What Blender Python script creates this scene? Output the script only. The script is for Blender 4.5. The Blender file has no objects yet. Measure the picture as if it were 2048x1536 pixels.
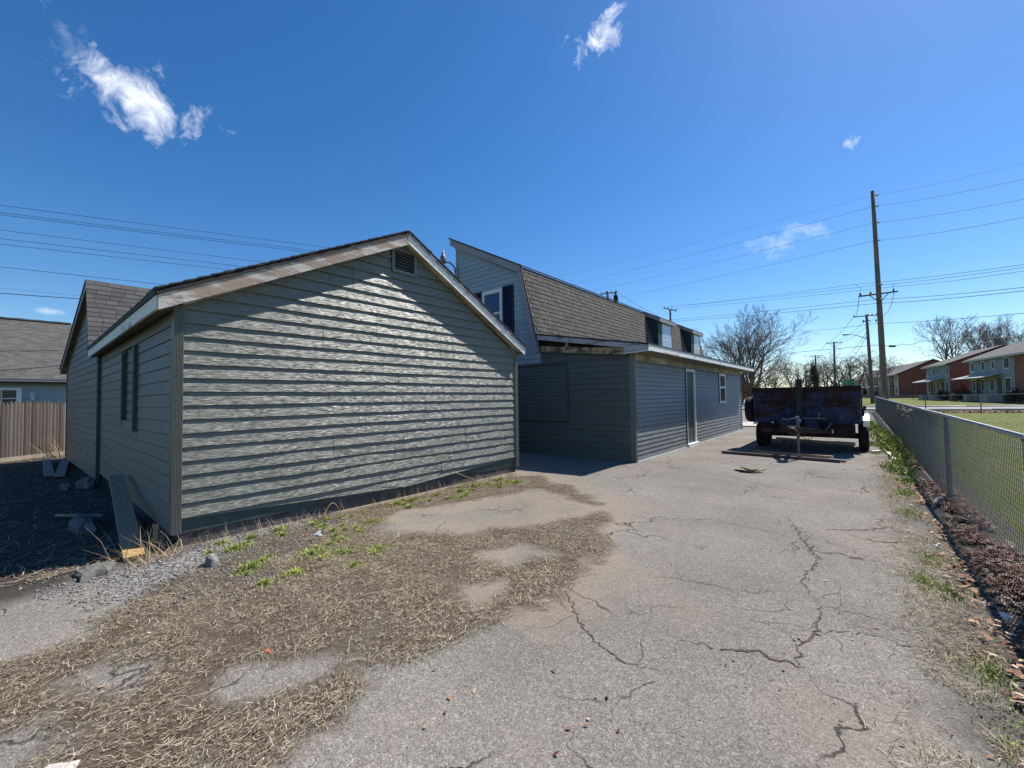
import bpy, math, random
import numpy as np
from mathutils import Vector, Matrix
random.seed(7); RNG = np.random.RandomState(7)
S = bpy.context.scene
COL = S.collection

# ------------------------------------------------------------------ camera
cam_d = bpy.data.cameras.new('camera'); cam = bpy.data.objects.new('camera', cam_d); COL.objects.link(cam)
FW = Vector((-0.6437, 0.7645, 0.0349)); RT = Vector((0.7645, 0.6444, -0.0148)); UP = Vector((0.0338, -0.0171, 0.9993))
cam.matrix_world = Matrix(((RT.x, UP.x, -FW.x, 0), (RT.y, UP.y, -FW.y, 0), (RT.z, UP.z, -FW.z, 1.6), (0, 0, 0, 1)))
cam_d.sensor_width = 36; cam_d.lens = 826 / 2048 * 36; cam_d.clip_start = 0.05; cam_d.clip_end = 3000
S.camera = cam

# ------------------------------------------------------------------ sun, sky, exposure
SUN_EL, SUN_AZ = 52.3, 17.1          # azimuth clockwise from +Y
sd = Vector((math.sin(math.radians(SUN_AZ)) * math.cos(math.radians(SUN_EL)),
             math.cos(math.radians(SUN_AZ)) * math.cos(math.radians(SUN_EL)), math.sin(math.radians(SUN_EL))))
sl = bpy.data.lights.new('sun', 'SUN'); sl.energy = 5.0; sl.angle = math.radians(0.5); sl.color = (1, 0.95, 0.87)
so = bpy.data.objects.new('sun', sl); COL.objects.link(so); so.rotation_euler = sd.to_track_quat('Z', 'Y').to_euler()
so.location = (10, 20, 40)
S.view_settings.view_transform = 'Standard'; S.view_settings.look = 'None'
S.view_settings.exposure = 0.52; S.view_settings.gamma = 1.0; S.view_settings.use_curve_mapping = False

world = bpy.data.worlds.new('World'); S.world = world; world.use_nodes = True
nt = world.node_tree; nt.nodes.clear()
def N(t, **kw):
    n = nt.nodes.new(t)
    for k, v in kw.items(): setattr(n, k, v)
    return n
def Lk(a, b): nt.links.new(a, b)
def Mth(op, a, b=None, c=None, clamp=False):
    n = N('ShaderNodeMath', operation=op, use_clamp=clamp)
    for i, v in enumerate((a, b, c)):
        if v is None: continue
        if hasattr(v, 'links'): Lk(v, n.inputs[i])
        else: n.inputs[i].default_value = v
    return n.outputs[0]
sky = N('ShaderNodeTexSky', sky_type='NISHITA'); sky.sun_disc = False
sky.sun_elevation = math.radians(SUN_EL); sky.sun_rotation = math.radians(SUN_AZ)
sky.altitude = 150; sky.air_density = 1.0; sky.dust_density = 0.25; sky.ozone_density = 4.2
hs = N('ShaderNodeHueSaturation'); hs.inputs['Saturation'].default_value = 1.28; hs.inputs['Value'].default_value = 1.0; hs.inputs['Hue'].default_value = 0.503
Lk(sky.outputs[0], hs.inputs['Color'])
tc = N('ShaderNodeTexCoord'); DIR = tc.outputs['Generated']
def dot(v):
    n = N('ShaderNodeVectorMath', operation='DOT_PRODUCT'); Lk(DIR, n.inputs[0]); n.inputs[1].default_value = v
    return n.outputs['Value']
def fbm(scale, detail, rough, vec=DIR, dist=0.0):
    n = N('ShaderNodeTexNoise'); n.inputs['Scale'].default_value = scale; n.inputs['Detail'].default_value = detail
    n.inputs['Roughness'].default_value = rough; n.inputs['Distortion'].default_value = dist; Lk(vec, n.inputs['Vector']); return n.outputs[0]
n1 = fbm(10, 10, 0.60, dist=0.9); n2 = fbm(30, 9, 0.66, dist=1.2)
nn = Mth('ADD', Mth('MULTIPLY', n1, 0.68), Mth('MULTIPLY', n2, 0.32))
covers = None
# direction, long axis end, half length, half width, density, roughness weight
for c, e, a, b, dens, w in [((-.8654, .1108, .4886), (-.8563, .1904, .4801), .122, .060, .9, 4.6),
                         ((-.8541, .0312, .5192), (-.8752, .0429, .4819), .075, .034, .22, 6.0),
                         ((-.3387, .6649, .6658), (-.3695, .6639, .6501), .062, .034, .95, 6.5),
                         ((-.0041, .9042, .427), (.02, .9042, .427), .030, .017, .75, 6.5),
                         ((-.9882, .0268, .151), (-.9850, .055, .151), .030, .008, .6, 3.0),
                         ((-.1099, .9496, .2937), (-.05, .9496, .300), .07, .032, .25, 7.0),
                         ((-.1357, .9896, .0482), (0, .9896, .0482), .12, .012, .7, 1.6)]:
    c = Vector(c).normalized(); u = (Vector(e) - c); u = (u - c * u.dot(c)).normalized(); v = c.cross(u)
    ra = Mth('DIVIDE', dot(u), a); rb = Mth('DIVIDE', dot(v), b)
    r2 = Mth('ADD', Mth('MULTIPLY', ra, ra), Mth('MULTIPLY', rb, rb))
    front = Mth('GREATER_THAN', dot(c), 0.5)
    m = Mth('SUBTRACT', 1.0, Mth('SQRT', r2))
    m = Mth('ADD', m, Mth('MULTIPLY', Mth('SUBTRACT', nn, 0.56), w))
    m = Mth('MULTIPLY', Mth('MULTIPLY', Mth('SMOOTH_MIN', Mth('MULTIPLY', m, 0.95), 1.0, 0.4), dens), Mth('ADD', 0.45, n2))
    m = Mth('MULTIPLY', Mth('MAXIMUM', m, 0.0), front, clamp=True)
    covers = m if covers is None else Mth('MAXIMUM', covers, m)
mix = N('ShaderNodeMix', data_type='RGBA'); Lk(covers, mix.inputs[0]); Lk(hs.outputs[0], mix.inputs[6]); mix.inputs[7].default_value = (8.2, 8.6, 9.3, 1)
bg = N('ShaderNodeBackground'); bg.inputs['Strength'].default_value = 0.10; Lk(mix.outputs[2], bg.inputs['Color'])
wo = N('ShaderNodeOutputWorld'); Lk(bg.outputs[0], wo.inputs['Surface'])

# ------------------------------------------------------------------ helpers
def terr(x, y):
    z = 0.012 * min(max(0, x - 1.3), 40) + 0.006 * min(max(0, y - 60), 60)
    if x < -6 and y < 8: z -= 0.0085 * min(-6 - x, 20)
    return z

def vnoise(x, y, seed=0):
    xi = np.floor(x).astype(np.int64); yi = np.floor(y).astype(np.int64); fx = x - xi; fy = y - yi
    fx = fx * fx * (3 - 2 * fx); fy = fy * fy * (3 - 2 * fy)
    def h(a, b):
        n = (a * 374761393 + b * 668265263 + seed * 974634541) & 0xffffffff
        n = ((n ^ (n >> 13)) * 1274126177) & 0xffffffff
        return ((n ^ (n >> 16)) & 0xffff) / 65535.0
    return (h(xi, yi) * (1 - fx) + h(xi + 1, yi) * fx) * (1 - fy) + (h(xi, yi + 1) * (1 - fx) + h(xi + 1, yi + 1) * fx) * fy
def fnoise(x, y, f, seed=0, oct=4):
    r = 0; a = 1; t = 0
    for i in range(oct):
        r = r + a * vnoise(x * f, y * f, seed + i); t += a; a *= .55; f *= 2.1
    return r / t
def sdpoly(px, py, poly):
    """positive inside"""
    d = np.full(px.shape, 1e9); ins = np.zeros(px.shape, bool); n = len(poly)
    for i in range(n):
        ax, ay = poly[i]; bx, by = poly[(i + 1) % n]
        ex, ey = bx - ax, by - ay; t = np.clip(((px - ax) * ex + (py - ay) * ey) / (ex * ex + ey * ey + 1e-12), 0, 1)
        d = np.minimum(d, np.hypot(px - ax - ex * t, py - ay - ey * t))
        c = ((ay > py) != (by > py)) & (px < (bx - ax) * (py - ay) / (by - ay + 1e-12) + ax); ins ^= c
    return np.where(ins, d, -d)

ORG = {}
class MB:
    def __init__(s): s.v = []; s.f = []; s.m = []
    def add(s, vs, fs, mi=0):
        o = len(s.v); s.v += [tuple(v) for v in vs]; s.f += [tuple(i + o for i in f) for f in fs]; s.m += [mi] * len(fs)
    def hexa(s, p, mi=0):       # 8 points: bottom 4 ccw, top 4 ccw
        s.add(p, [(3, 2, 1, 0), (4, 5, 6, 7), (0, 1, 5, 4), (1, 2, 6, 5), (2, 3, 7, 6), (3, 0, 4, 7)], mi)
    def box(s, a, b, mi=0):
        (x0, y0, z0), (x1, y1, z1) = [(min(a[i], b[i]) for i in range(3)) for _ in (0,)][0], [(max(a[i], b[i]) for i in range(3)) for _ in (0,)][0]
        s.hexa([(x0, y0, z0), (x1, y0, z0), (x1, y1, z0), (x0, y1, z0), (x0, y0, z1), (x1, y0, z1), (x1, y1, z1), (x0, y1, z1)], mi)
    def beam(s, p, q, w, h, mi=0, upv=(0, 0, 1)):
        p = Vector(p); q = Vector(q); d = (q - p).normalized(); sd_ = d.cross(Vector(upv))
        if sd_.length < 1e-4: sd_ = d.cross(Vector((1, 0, 0)))
        sd_.normalize(); u = sd_.cross(d); a = sd_ * w / 2; b = u * h / 2
        s.hexa([p - a - b, p + a - b, p + a + b, p - a + b, q - a - b, q + a - b, q + a + b, q - a + b], mi)
    def prism(s, poly, off, mi=0):   # closed polygon of 3d points extruded by off
        n = len(poly); off = Vector(off); a = [Vector(p) for p in poly]; b = [p + off for p in a]
        s.add(a + b, [tuple(reversed(range(n))), tuple(range(n, 2 * n))] + [(i, (i + 1) % n, n + (i + 1) % n, n + i) for i in range(n)], mi)
    def tube(s, pts, r, n=6, mi=0, cap=True):
        pts = [Vector(p) for p in pts]; rs = r if isinstance(r, (list, tuple)) else [r] * len(pts)
        o = len(s.v); ref = None
        for i, p in enumerate(pts):
            d = (pts[min(i + 1, len(pts) - 1)] - pts[max(i - 1, 0)]).normalized()
            if ref is None: ref = d.cross(Vector((0, 0, 1))); ref = ref if ref.length > 1e-3 else Vector((1, 0, 0))
            a = (ref - d * ref.dot(d)).normalized(); b = d.cross(a); ref = a
            for k in range(n):
                t = 2 * math.pi * k / n; s.v.append(tuple(p + (a * math.cos(t) + b * math.sin(t)) * rs[i]))
        for i in range(len(pts) - 1):
            for k in range(n):
                k2 = (k + 1) % n; s.f.append((o + i * n + k, o + i * n + k2, o + (i + 1) * n + k2, o + (i + 1) * n + k)); s.m.append(mi)
        if cap:
            s.f.append(tuple(o + k for k in reversed(range(n)))); s.m.append(mi)
            e = o + (len(pts) - 1) * n; s.f.append(tuple(e + k for k in range(n))); s.m.append(mi)
    def lathe(s, c, axis, prof, n=20, mi=0):     # prof: (radius, along)
        c = Vector(c); ax = Vector(axis).normalized(); a = ax.cross(Vector((0, 0, 1)) if abs(ax.z) < .9 else Vector((1, 0, 0))).normalized(); b = ax.cross(a)
        o = len(s.v); m = len(prof)
        for r, t in prof:
            for k in range(n):
                th = 2 * math.pi * k / n; s.v.append(tuple(c + ax * t + (a * math.cos(th) + b * math.sin(th)) * r))
        for i in range(m - 1):
            for k in range(n):
                k2 = (k + 1) % n; s.f.append((o + i * n + k, o + i * n + k2, o + (i + 1) * n + k2, o + (i + 1) * n + k)); s.m.append(mi)
    def build(s, name, mats, parent=None, loc=None, smooth=False):
        me = bpy.data.meshes.new(name); org = Vector((0, 0, 0))
        if parent is not None: org = ORG[parent.name]
        elif loc is not None: org = Vector(loc)
        v = np.array(s.v, dtype=np.float64) - np.array(org)
        me.from_pydata(v.tolist(), [], s.f)
        for m_ in (mats if isinstance(mats, (list, tuple)) else [mats]): me.materials.append(m_)
        if max(s.m, default=0) > 0: me.polygons.foreach_set('material_index', s.m)
        if smooth: me.polygons.foreach_set('use_smooth', [True] * len(me.polygons))
        me.update(); o = bpy.data.objects.new(name, me); COL.objects.link(o)
        if parent is not None: o.parent = parent
        else: o.location = org
        ORG[o.name] = org; return o
def fast_mesh(name, verts, faces_n, mat, parent=None, loc=(0, 0, 0), k=4, smooth=False):
    """verts (n,3) array, faces (m,k) index array"""
    me = bpy.data.meshes.new(name); org = ORG[parent.name] if parent is not None else Vector(loc)
    V = (np.asarray(verts) - np.array(org)).astype(np.float32); F = np.asarray(faces_n, dtype=np.int32)
    me.vertices.add(len(V)); me.vertices.foreach_set('co', V.ravel())
    me.loops.add(F.size); me.loops.foreach_set('vertex_index', F.ravel())
    me.polygons.add(len(F)); me.polygons.foreach_set('loop_start', np.arange(0, F.size, k, dtype=np.int32))
    if smooth: me.polygons.foreach_set('use_smooth', np.ones(len(F), bool))
    me.materials.append(mat); me.update(calc_edges=True); me.validate()
    o = bpy.data.objects.new(name, me); COL.objects.link(o)
    if parent is not None: o.parent = parent
    else: o.location = org
    ORG[o.name] = Vector(org); return o
def tag(o, label=None, cat=None, group=None, kind=None):
    if label: o['label'] = label
    if cat: o['category'] = cat
    if group: o['group'] = group
    if kind: o['kind'] = kind
    return o
def thing(name, label, cat, loc, group=None):
    o = bpy.data.objects.new(name, None); COL.objects.link(o); o.location = loc; o.empty_display_size = .2
    ORG[o.name] = Vector(loc); return tag(o, label, cat, group)
def clone(o, off, parent):
    c = o.copy(); COL.objects.link(c); c.parent = parent; c.location = Vector(o.location) + Vector(off); ORG[c.name] = ORG[o.name]; return c

# ------------------------------------------------------------------ materials
class Mat:
    def __init__(s, name):
        s.m = bpy.data.materials.new(name); s.m.use_nodes = True; s.t = s.m.node_tree
        s.b = s.t.nodes['Principled BSDF']
    def n(s, t, **kw):
        x = s.t.nodes.new(t)
        for k, v in kw.items(): setattr(x, k, v)
        return x
    def l(s, a, b): s.t.links.new(a, b)
    def pos(s, sc=(1, 1, 1), rot=(0, 0, 0)):
        g = s.n('ShaderNodeNewGeometry'); mp = s.n('ShaderNodeMapping'); mp.inputs['Scale'].default_value = sc; mp.inputs['Rotation'].default_value = rot
        s.l(g.outputs['Position'], mp.inputs['Vector']); return mp.outputs[0]
    def noise(s, vec, scale, detail=5, rough=.6, dist=0):
        x = s.n('ShaderNodeTexNoise'); s.l(vec, x.inputs['Vector'])
        for k, v in (('Scale', scale), ('Detail', detail), ('Roughness', rough), ('Distortion', dist)): x.inputs[k].default_value = v
        return x.outputs[0]
    def ramp(s, f, stops, interp='LINEAR'):
        r = s.n('ShaderNodeValToRGB'); r.color_ramp.interpolation = interp; e = r.color_ramp.elements
        while len(e) < len(stops): e.new(.5)
        for i, (p, c) in enumerate(stops):
            e[i].position = p; c = (c, c, c) if isinstance(c, (int, float)) else c; e[i].color = (*c, 1)
        s.l(f, r.inputs[0]); return r.outputs[0]
    def mixc(s, f, a, b, mode='MIX'):
        x = s.n('ShaderNodeMix', data_type='RGBA', blend_type=mode)
        for i, v in ((0, f), (6, a), (7, b)):
            if hasattr(v, 'links'): s.l(v, x.inputs[i])
            elif i == 0: x.inputs[0].default_value = v
            else: x.inputs[i].default_value = (*v, 1)
        return x.outputs[2]
    def math(s, op, a, b=0.0, clamp=False):
        x = s.n('ShaderNodeMath', operation=op, use_clamp=clamp)
        for i, v in enumerate((a, b)):
            if hasattr(v, 'links'): s.l(v, x.inputs[i])
            else: x.inputs[i].default_value = v
        return x.outputs[0]
    def bump(s, h, dist=.01, strength=1, prev=None):
        x = s.n('ShaderNodeBump'); x.inputs['Distance'].default_value = dist; x.inputs['Strength'].default_value = strength; s.l(h, x.inputs['Height'])
        if prev is not None: s.l(prev, x.inputs['Normal'])
        s.l(x.outputs[0], s.b.inputs['Normal']); return x.outputs[0]
    def col(s, c):
        if hasattr(c, 'links'): s.l(c, s.b.inputs['Base Color'])
        else: s.b.inputs['Base Color'].default_value = (*c, 1)
    def set(s, rough=None, metal=None, spec=None):
        for k, v in (('Roughness', rough), ('Metallic', metal), ('Specular IOR Level', spec)):
            if v is None: continue
            if hasattr(v, 'links'): s.l(v, s.b.inputs[k])
            else: s.b.inputs[k].default_value = v
    def objrand(s, c, lo=.9, hi=1.1, island=False):
        o = s.n('ShaderNodeNewGeometry').outputs['Random Per Island'] if island else s.n('ShaderNodeObjectInfo').outputs['Random']
        h = s.n('ShaderNodeHueSaturation'); mr = s.n('ShaderNodeMapRange'); s.l(o, mr.inputs[0]); mr.inputs[3].default_value = lo; mr.inputs[4].default_value = hi
        s.l(mr.outputs[0], h.inputs['Value']); s.l(c, h.inputs['Color']); return h.outputs[0]

def simple(name, c1, c2=None, scale=6, rough=.75, metal=0, bump=0, bscale=60, stretch=(1, 1, 1), rnd=None, spec=.4, island=None, lo=.35, hi=.65):
    m = Mat(name); p = m.pos(stretch); f = m.noise(p, scale, 6, .6)
    c = m.ramp(f, [(lo, c1), (hi, c2 or tuple(x * .8 for x in c1))])
    if rnd: c = m.objrand(c, *rnd)
    if island: c = m.objrand(c, *island, island=True)
    m.col(c); m.set(rough, metal, spec)
    if bump: m.bump(m.noise(p, bscale, 4, .6), bump)
    return m.m
def siding(name, c, c2, rough=.42, grain=.0022, spec=.5, rnd=(.95, 1.05), emb=0):
    """painted lap siding with embossed wood grain running along the boards"""
    m = Mat(name); p = m.pos((9, 9, 125)); g = m.noise(p, 1.0, 5, .7, .8); p2 = m.pos((1, 1, 2)); f = m.noise(p2, 2.2, 5, .6)
    col = m.ramp(f, [(.3, c), (.7, c2)]); col = m.mixc(m.ramp(g, [(.38, .35), (.5, 0.0)]), col, tuple(x * .6 for x in c))
    dirt = m.ramp(m.noise(m.pos((.8, .8, .5)), 3, 6, .7), [(.52, 0), (.75, .35)]); col = m.mixc(dirt, col, (.16, .145, .12))
    m.col(m.objrand(col, *rnd)); m.set(m.ramp(f, [(.3, rough - .06), (.7, rough + .1)]), 0, spec)
    wv = m.noise(m.pos((.9, .9, 1.6)), 2.0, 2, .5)
    b1 = m.n('ShaderNodeBump'); b1.inputs['Distance'].default_value = .02; b1.inputs['Strength'].default_value = .10 if emb > 1.5 else .3; m.l(wv, b1.inputs['Height'])
    if emb <= 0: m.bump(g, grain, 1, b1.outputs[0]); return m.m
    # embossed cedar grain: facet normals tip up and down across the grain
    pe = m.pos((11, 11, 300)); ne = m.n('ShaderNodeTexNoise'); m.l(pe, ne.inputs['Vector']); ne.inputs['Scale'].default_value = 1.0; ne.inputs['Detail'].default_value = 3; ne.inputs['Roughness'].default_value = .7
    sx = m.n('ShaderNodeSeparateColor'); m.l(ne.outputs['Color'], sx.inputs[0]); cb = m.n('ShaderNodeCombineXYZ')
    m.l(m.math('MULTIPLY', m.math('SUBTRACT', sx.outputs[0], .5), emb * .7), cb.inputs[0]); m.l(m.math('MULTIPLY', m.math('SUBTRACT', sx.outputs[1], .5), emb * .7), cb.inputs[1]); m.l(m.math('MULTIPLY', m.math('SUBTRACT', sx.outputs[2], .47), emb * 2.0), cb.inputs[2])
    ad = m.n('ShaderNodeVectorMath', operation='ADD'); m.l(b1.outputs[0], ad.inputs[0]); m.l(cb.outputs[0], ad.inputs[1]); no = m.n('ShaderNodeVectorMath', operation='NORMALIZE'); m.l(ad.outputs[0], no.inputs[0]); m.l(no.outputs[0], m.b.inputs['Normal']); return m.m
def peeled(name, paint, wood, thr=.5, scale=3.0, stretch=(1, 1, 1), rough=.8):
    m = Mat(name); p = m.pos(stretch); f = m.noise(p, scale, 9, .72); g = m.noise(m.pos((3, 3, 40)), 2.5, 5, .6)
    w = m.ramp(g, [(.3, tuple(x * .6 for x in wood)), (.65, wood)])
    k = m.n('ShaderNodeTexVoronoi'); m.l(m.pos((1, 1, 1)), k.inputs['Vector']); k.inputs['Scale'].default_value = 2.6
    knots = m.ramp(k.outputs['Distance'], [(.02, 1.0), (.06, 0.0)]); w = m.mixc(knots, w, (.10, .05, .025))
    speck = m.ramp(m.noise(m.pos(), 45, 6, .7), [(.58, 0), (.64, 1)])
    pc = m.mixc(speck, paint, tuple(x * .25 for x in wood))
    c = m.mixc(m.ramp(f, [(thr - .03, 0), (thr + .03, 1)]), pc, w); m.col(c); m.set(rough, 0, .3); m.bump(f, .006); return m.m

M = {}
M['sage'] = siding('sage green grey siding paint', (.132, .136, .110), (.162, .164, .134), rough=.46, spec=.82, emb=1.8)
M['sage_trim'] = siding('ribbed corner paint', (.135, .143, .125), (.16, .168, .148), grain=.001)
M['house_green'] = siding('house grey green siding', (.088, .096, .090), (.108, .115, .106), rough=.5, grain=.001)
M['vinyl'] = siding('blue grey vinyl siding', (.160, .167, .162), (.188, .194, .187), rough=.45, emb=1.2, spec=.7)
M['pale_blue'] = siding('pale blue siding', (.27, .345, .39), (.32, .39, .43), rough=.55, grain=.0008)
M['dark_trim'] = simple('dark green trim', (.055, .085, .085), (.04, .06, .062), rough=.55)
M['found'] = simple('rough foundation block', (.115, .11, .105), (.06, .058, .058), 5, .95, bump=.02, bscale=25)
M['fascia'] = peeled('peeling fascia', (.60, .57, .53), (.46, .34, .27), .475, 3.2, (1, .5, 3))
M['fascia_white'] = peeled('white peeling fascia', (.84, .83, .80), (.42, .34, .27), .60, 2.2, (1, .5, 2))
M['fascia_grey'] = peeled('grey weathered fascia', (.50, .47, .46), (.27, .24, .22), .56, 3, (1, 1, 3))
M['mauve'] = simple('mauve grey trim', (.33, .31, .33), (.27, .25, .27), 3, .7)
M['white'] = simple('white painted trim', (.78, .78, .77), (.68, .68, .68), 3, .5)
M['white_old'] = simple('aged white metal', (.66, .66, .66), (.50, .50, .49), 4, .45)
M['soffit'] = simple('stained soffit', (.46, .42, .33), (.20, .17, .11), 3.0, .8)
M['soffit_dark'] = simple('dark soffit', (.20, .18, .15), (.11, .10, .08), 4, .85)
M['drip'] = simple('dark drip edge', (.035, .032, .032), (.02, .02, .02), 6, .7)
M['membrane'] = simple('roof felt', (.09, .088, .085), (.06, .06, .06), 20, .95, bump=.01, bscale=150)
def shingle_mat(name, a, b, rnd, island=None):
    return simple(name, a, b, 160, .93, bump=.004, bscale=420, rnd=rnd, island=island, spec=.25)
M['shingle'] = shingle_mat('brown grey shingle', (.120, .110, .102), (.080, .074, .069), (.80, 1.20))
M['shingle_far'] = shingle_mat('brown grey shingle run', (.120, .110, .102), (.080, .074, .069), None, (.80, 1.20))
M['shingle_grey'] = shingle_mat('grey laminated shingle', (.135, .128, .122), (.075, .073, .072), None, (.8, 1.2))
M['wood'] = simple('bare lumber', (.42, .30, .17), (.28, .20, .11), 3, .8, stretch=(3, 3, 30), bump=.003, bscale=6)
M['rotten'] = peeled('rotten beam', (.46, .33, .19), (.16, .10, .06), .52, 4, (1, 1, 2))
M['old_plank'] = simple('weathered plank', (.38, .32, .26), (.22, .185, .155), 3, .85, stretch=(2, 20, 2), bump=.004, bscale=8)
M['dark_plank'] = simple('dark brown timber', (.13, .095, .08), (.075, .055, .05), 3, .85)
M['brown_plank'] = simple('brown weathered plank', (.46, .32, .20), (.29, .20, .125), 3, .85, stretch=(2, 20, 2), bump=.004, bscale=8)
M['cut_wood'] = simple('yellow new lumber', (.50, .34, .15), (.38, .25, .10), 4, .8, stretch=(4, 30, 4))  # yellow tone of the new lumber itself
M['picket'] = simple('weathered cedar picket', (.135, .105, .085), (.10, .09, .083), 3.0, .9, stretch=(6, 6, .8), bump=.01, bscale=5, rnd=(.68, 1.3))
M['void'] = simple('painted attic darkness', (.03, .025, .02), (.015, .012, .01), 3, .95)  # near-black colour paints in the shade behind vent and attic opening
def glass(name, tint, rough=.03):
    m = Mat(name); m.col(tint); m.set(rough, 0, .5); return m.m
M['pane'] = glass('window pane', (.012, .018, .026), .18)
M['pane_far'] = simple('dark far pane', (.02, .025, .035), (.014, .018, .026), 3, .5, spec=.15)
M['pane_blue'] = glass('upper window pane with blind', (.03, .06, .12), .12)
M['pane_curtain'] = simple('window with pale curtain', (.42, .47, .60), (.30, .35, .50), 3, .15, spec=.8)
M['navy'] = simple('navy shutter', (.012, .013, .045), (.009, .01, .03), 5, .5)
M['green_dark'] = simple('dark green trim paint', (.015, .07, .045), (.01, .045, .04), 4, .6)
M['teal_dark'] = simple('dark teal siding', (.02, .055, .06), (.015, .04, .045), 4, .6)
M['galv'] = simple('galvanised steel', (.36, .38, .40), (.26, .27, .29), 8, .5, .55)
M['mesh'] = simple('galvanised mesh wire', (.19, .20, .208), (.12, .127, .135), 8, .42, .6)
M['galv_dull'] = simple('dull galvanised pipe', (.25, .265, .285), (.18, .19, .205), 10, .55, .4)
M['steel_dark'] = simple('dark grey steel', (.05, .05, .055), (.03, .03, .03), 8, .6)
M['black'] = simple('black rubber', (.018, .018, .018), (.012, .012, .012), 8, .85)
M['black_paint'] = simple('black worn paint', (.02, .018, .018), (.06, .04, .035), 9, .6, lo=.45, hi=.8)
M['wire'] = simple('black cable', (.02, .02, .022), (.015, .015, .015), 2, .7)
M['plate'] = simple('bright tread plate', (.72, .73, .75), (.60, .61, .63), 5, .32, .8)
M['pole'] = simple('weathered pole wood', (.24, .18, .13), (.12, .092, .072), 2.2, .9, stretch=(4, 4, .35), bump=.02, bscale=3)
M['pole_grey'] = simple('grey pole wood', (.17, .155, .14), (.105, .095, .085), 2.2, .9, stretch=(4, 4, .4))
M['insul'] = simple('grey porcelain', (.20, .17, .16), (.12, .10, .10), 5, .4)
M['white_glass'] = simple('pale lamp lens', (.55, .60, .62), (.45, .5, .52), 5, .25)
M['sign_green'] = simple('green sign sheet', (.01, .19, .11), (.01, .16, .09), 4, .5)
M['cardboard'] = simple('wet cardboard', (.42, .32, .21), (.22, .16, .10), 9, .9)
M['pvc'] = simple('dirty white board', (.78, .74, .68), (.58, .54, .47), 6, .6)
M['litter'] = simple('white litter plastic', (.80, .80, .80), (.62, .62, .62), 20, .5)
M['orange'] = simple('orange scrap', (.38, .12, .06), (.22, .07, .035), 30, .7)
M['slab'] = simple('broken asphalt slab', (.20, .19, .175), (.13, .125, .115), 40, .95, bump=.012, bscale=90)
M['stone'] = simple('loose stone', (.25, .23, .21), (.14, .13, .12), 14, .95, island=(.5, 1.45))
M['stone_dark'] = simple('dirt coloured stone', (.07, .06, .052), (.035, .03, .027), 14, .95, island=(.5, 1.6))
M['bark'] = simple('grey bark', (.16, .135, .12), (.10, .085, .075), 3, .95)
M['twig'] = simple('bare twigs', (.19, .155, .14), (.13, .105, .10), 3, .95, island=(.8, 1.2))
M['twig_red'] = simple('budding twigs', (.21, .14, .125), (.15, .10, .09), 3, .95, island=(.8, 1.25))
M['conifer'] = simple('pine needles', (.075, .07, .045), (.045, .045, .03), 3, .9, island=(.7, 1.3))
M['rust_leaf'] = simple('dry brown foliage', (.17, .095, .06), (.11, .065, .045), 3, .9, island=(.6, 1.4))
M['hedge'] = simple('dark evergreen leaves', (.028, .036, .024), (.018, .024, .018), 3, .8, island=(.6, 1.4))
M['pale_leaf'] = simple('pale bush twigs', (.33, .30, .27), (.22, .20, .18), 3, .9, island=(.7, 1.3))
M['weed'] = simple('fresh green weed', (.30, .34, .065), (.18, .23, .045), 4, .7, island=(.6, 1.45))
M['grass'] = simple('spring grass', (.15, .19, .035), (.19, .19, .05), 4, .8, island=(.6, 1.4))
def leafmat(name, stops, rough=.85):
    m = Mat(name); r = m.n('ShaderNodeNewGeometry').outputs['Random Per Island']; m.col(m.ramp(r, stops)); m.set(rough, 0, .3); return m.m
M['straw'] = leafmat('dead straw', [(0, (.055, .036, .024)), (.22, (.11, .076, .05)), (.42, (.25, .19, .125)), (.7, (.42, .34, .23)), (.92, (.60, .53, .40)), (.96, (.14, .15, .06)), (1, (.20, .10, .06))])
M['leaf'] = leafmat('dead leaves', [(0, (.10, .042, .025)), (.3, (.20, .085, .052)), (.6, (.31, .165, .10)), (.85, (.46, .31, .20)), (1, (.60, .48, .35))])
M['stalk'] = simple('dry stalk', (.45, .34, .20), (.30, .2, .12), 10, .85, island=(.7, 1.2))
def brickmat(name):
    m = Mat(name); b = m.n('ShaderNodeTexBrick')
    # wall coordinates: horizontal run along either axis
    g = m.n('ShaderNodeNewGeometry'); sp = m.n('ShaderNodeSeparateXYZ'); m.l(g.outputs['Position'], sp.inputs[0]); cb = m.n('ShaderNodeCombineXYZ')
    m.l(m.math('ADD', sp.outputs[0], sp.outputs[1]), cb.inputs[0]); m.l(sp.outputs[2], cb.inputs[1]); m.l(cb.outputs[0], b.inputs['Vector'])
    for k, v in (('Scale', 1.0), ('Mortar Size', .008), ('Brick Width', .22), ('Row Height', .075)): b.inputs[k].default_value = v
    b.inputs['Color1'].default_value = (.31, .088, .054, 1); b.inputs['Color2'].default_value = (.21, .062, .042, 1); b.inputs['Mortar'].default_value = (.26, .20, .17, 1)
    f = m.ramp(m.noise(m.pos(), .8, 5, .6), [(.3, .8), (.7, 1.15)]); m.col(m.mixc(1.0, b.outputs[0], f, 'MULTIPLY')); m.set(.9, 0, .3); return m.m
M['brick'] = brickmat('red brick')
M['apt_green'] = simple('grey green clapboard', (.24, .29, .275), (.20, .245, .235), 3, .6)
M['apt_white'] = simple('off white clapboard', (.58, .57, .53), (.50, .49, .46), 3, .6)
M['apt_roof'] = simple('grey brown apartment shingles', (.125, .12, .112), (.085, .082, .078), 2.5, .95)
M['canopy'] = simple('pale canopy sheet', (.50, .50, .47), (.40, .40, .38), 3, .6)
M['iron'] = simple('black iron post', (.02, .02, .02), (.03, .03, .03), 3, .6)
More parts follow.
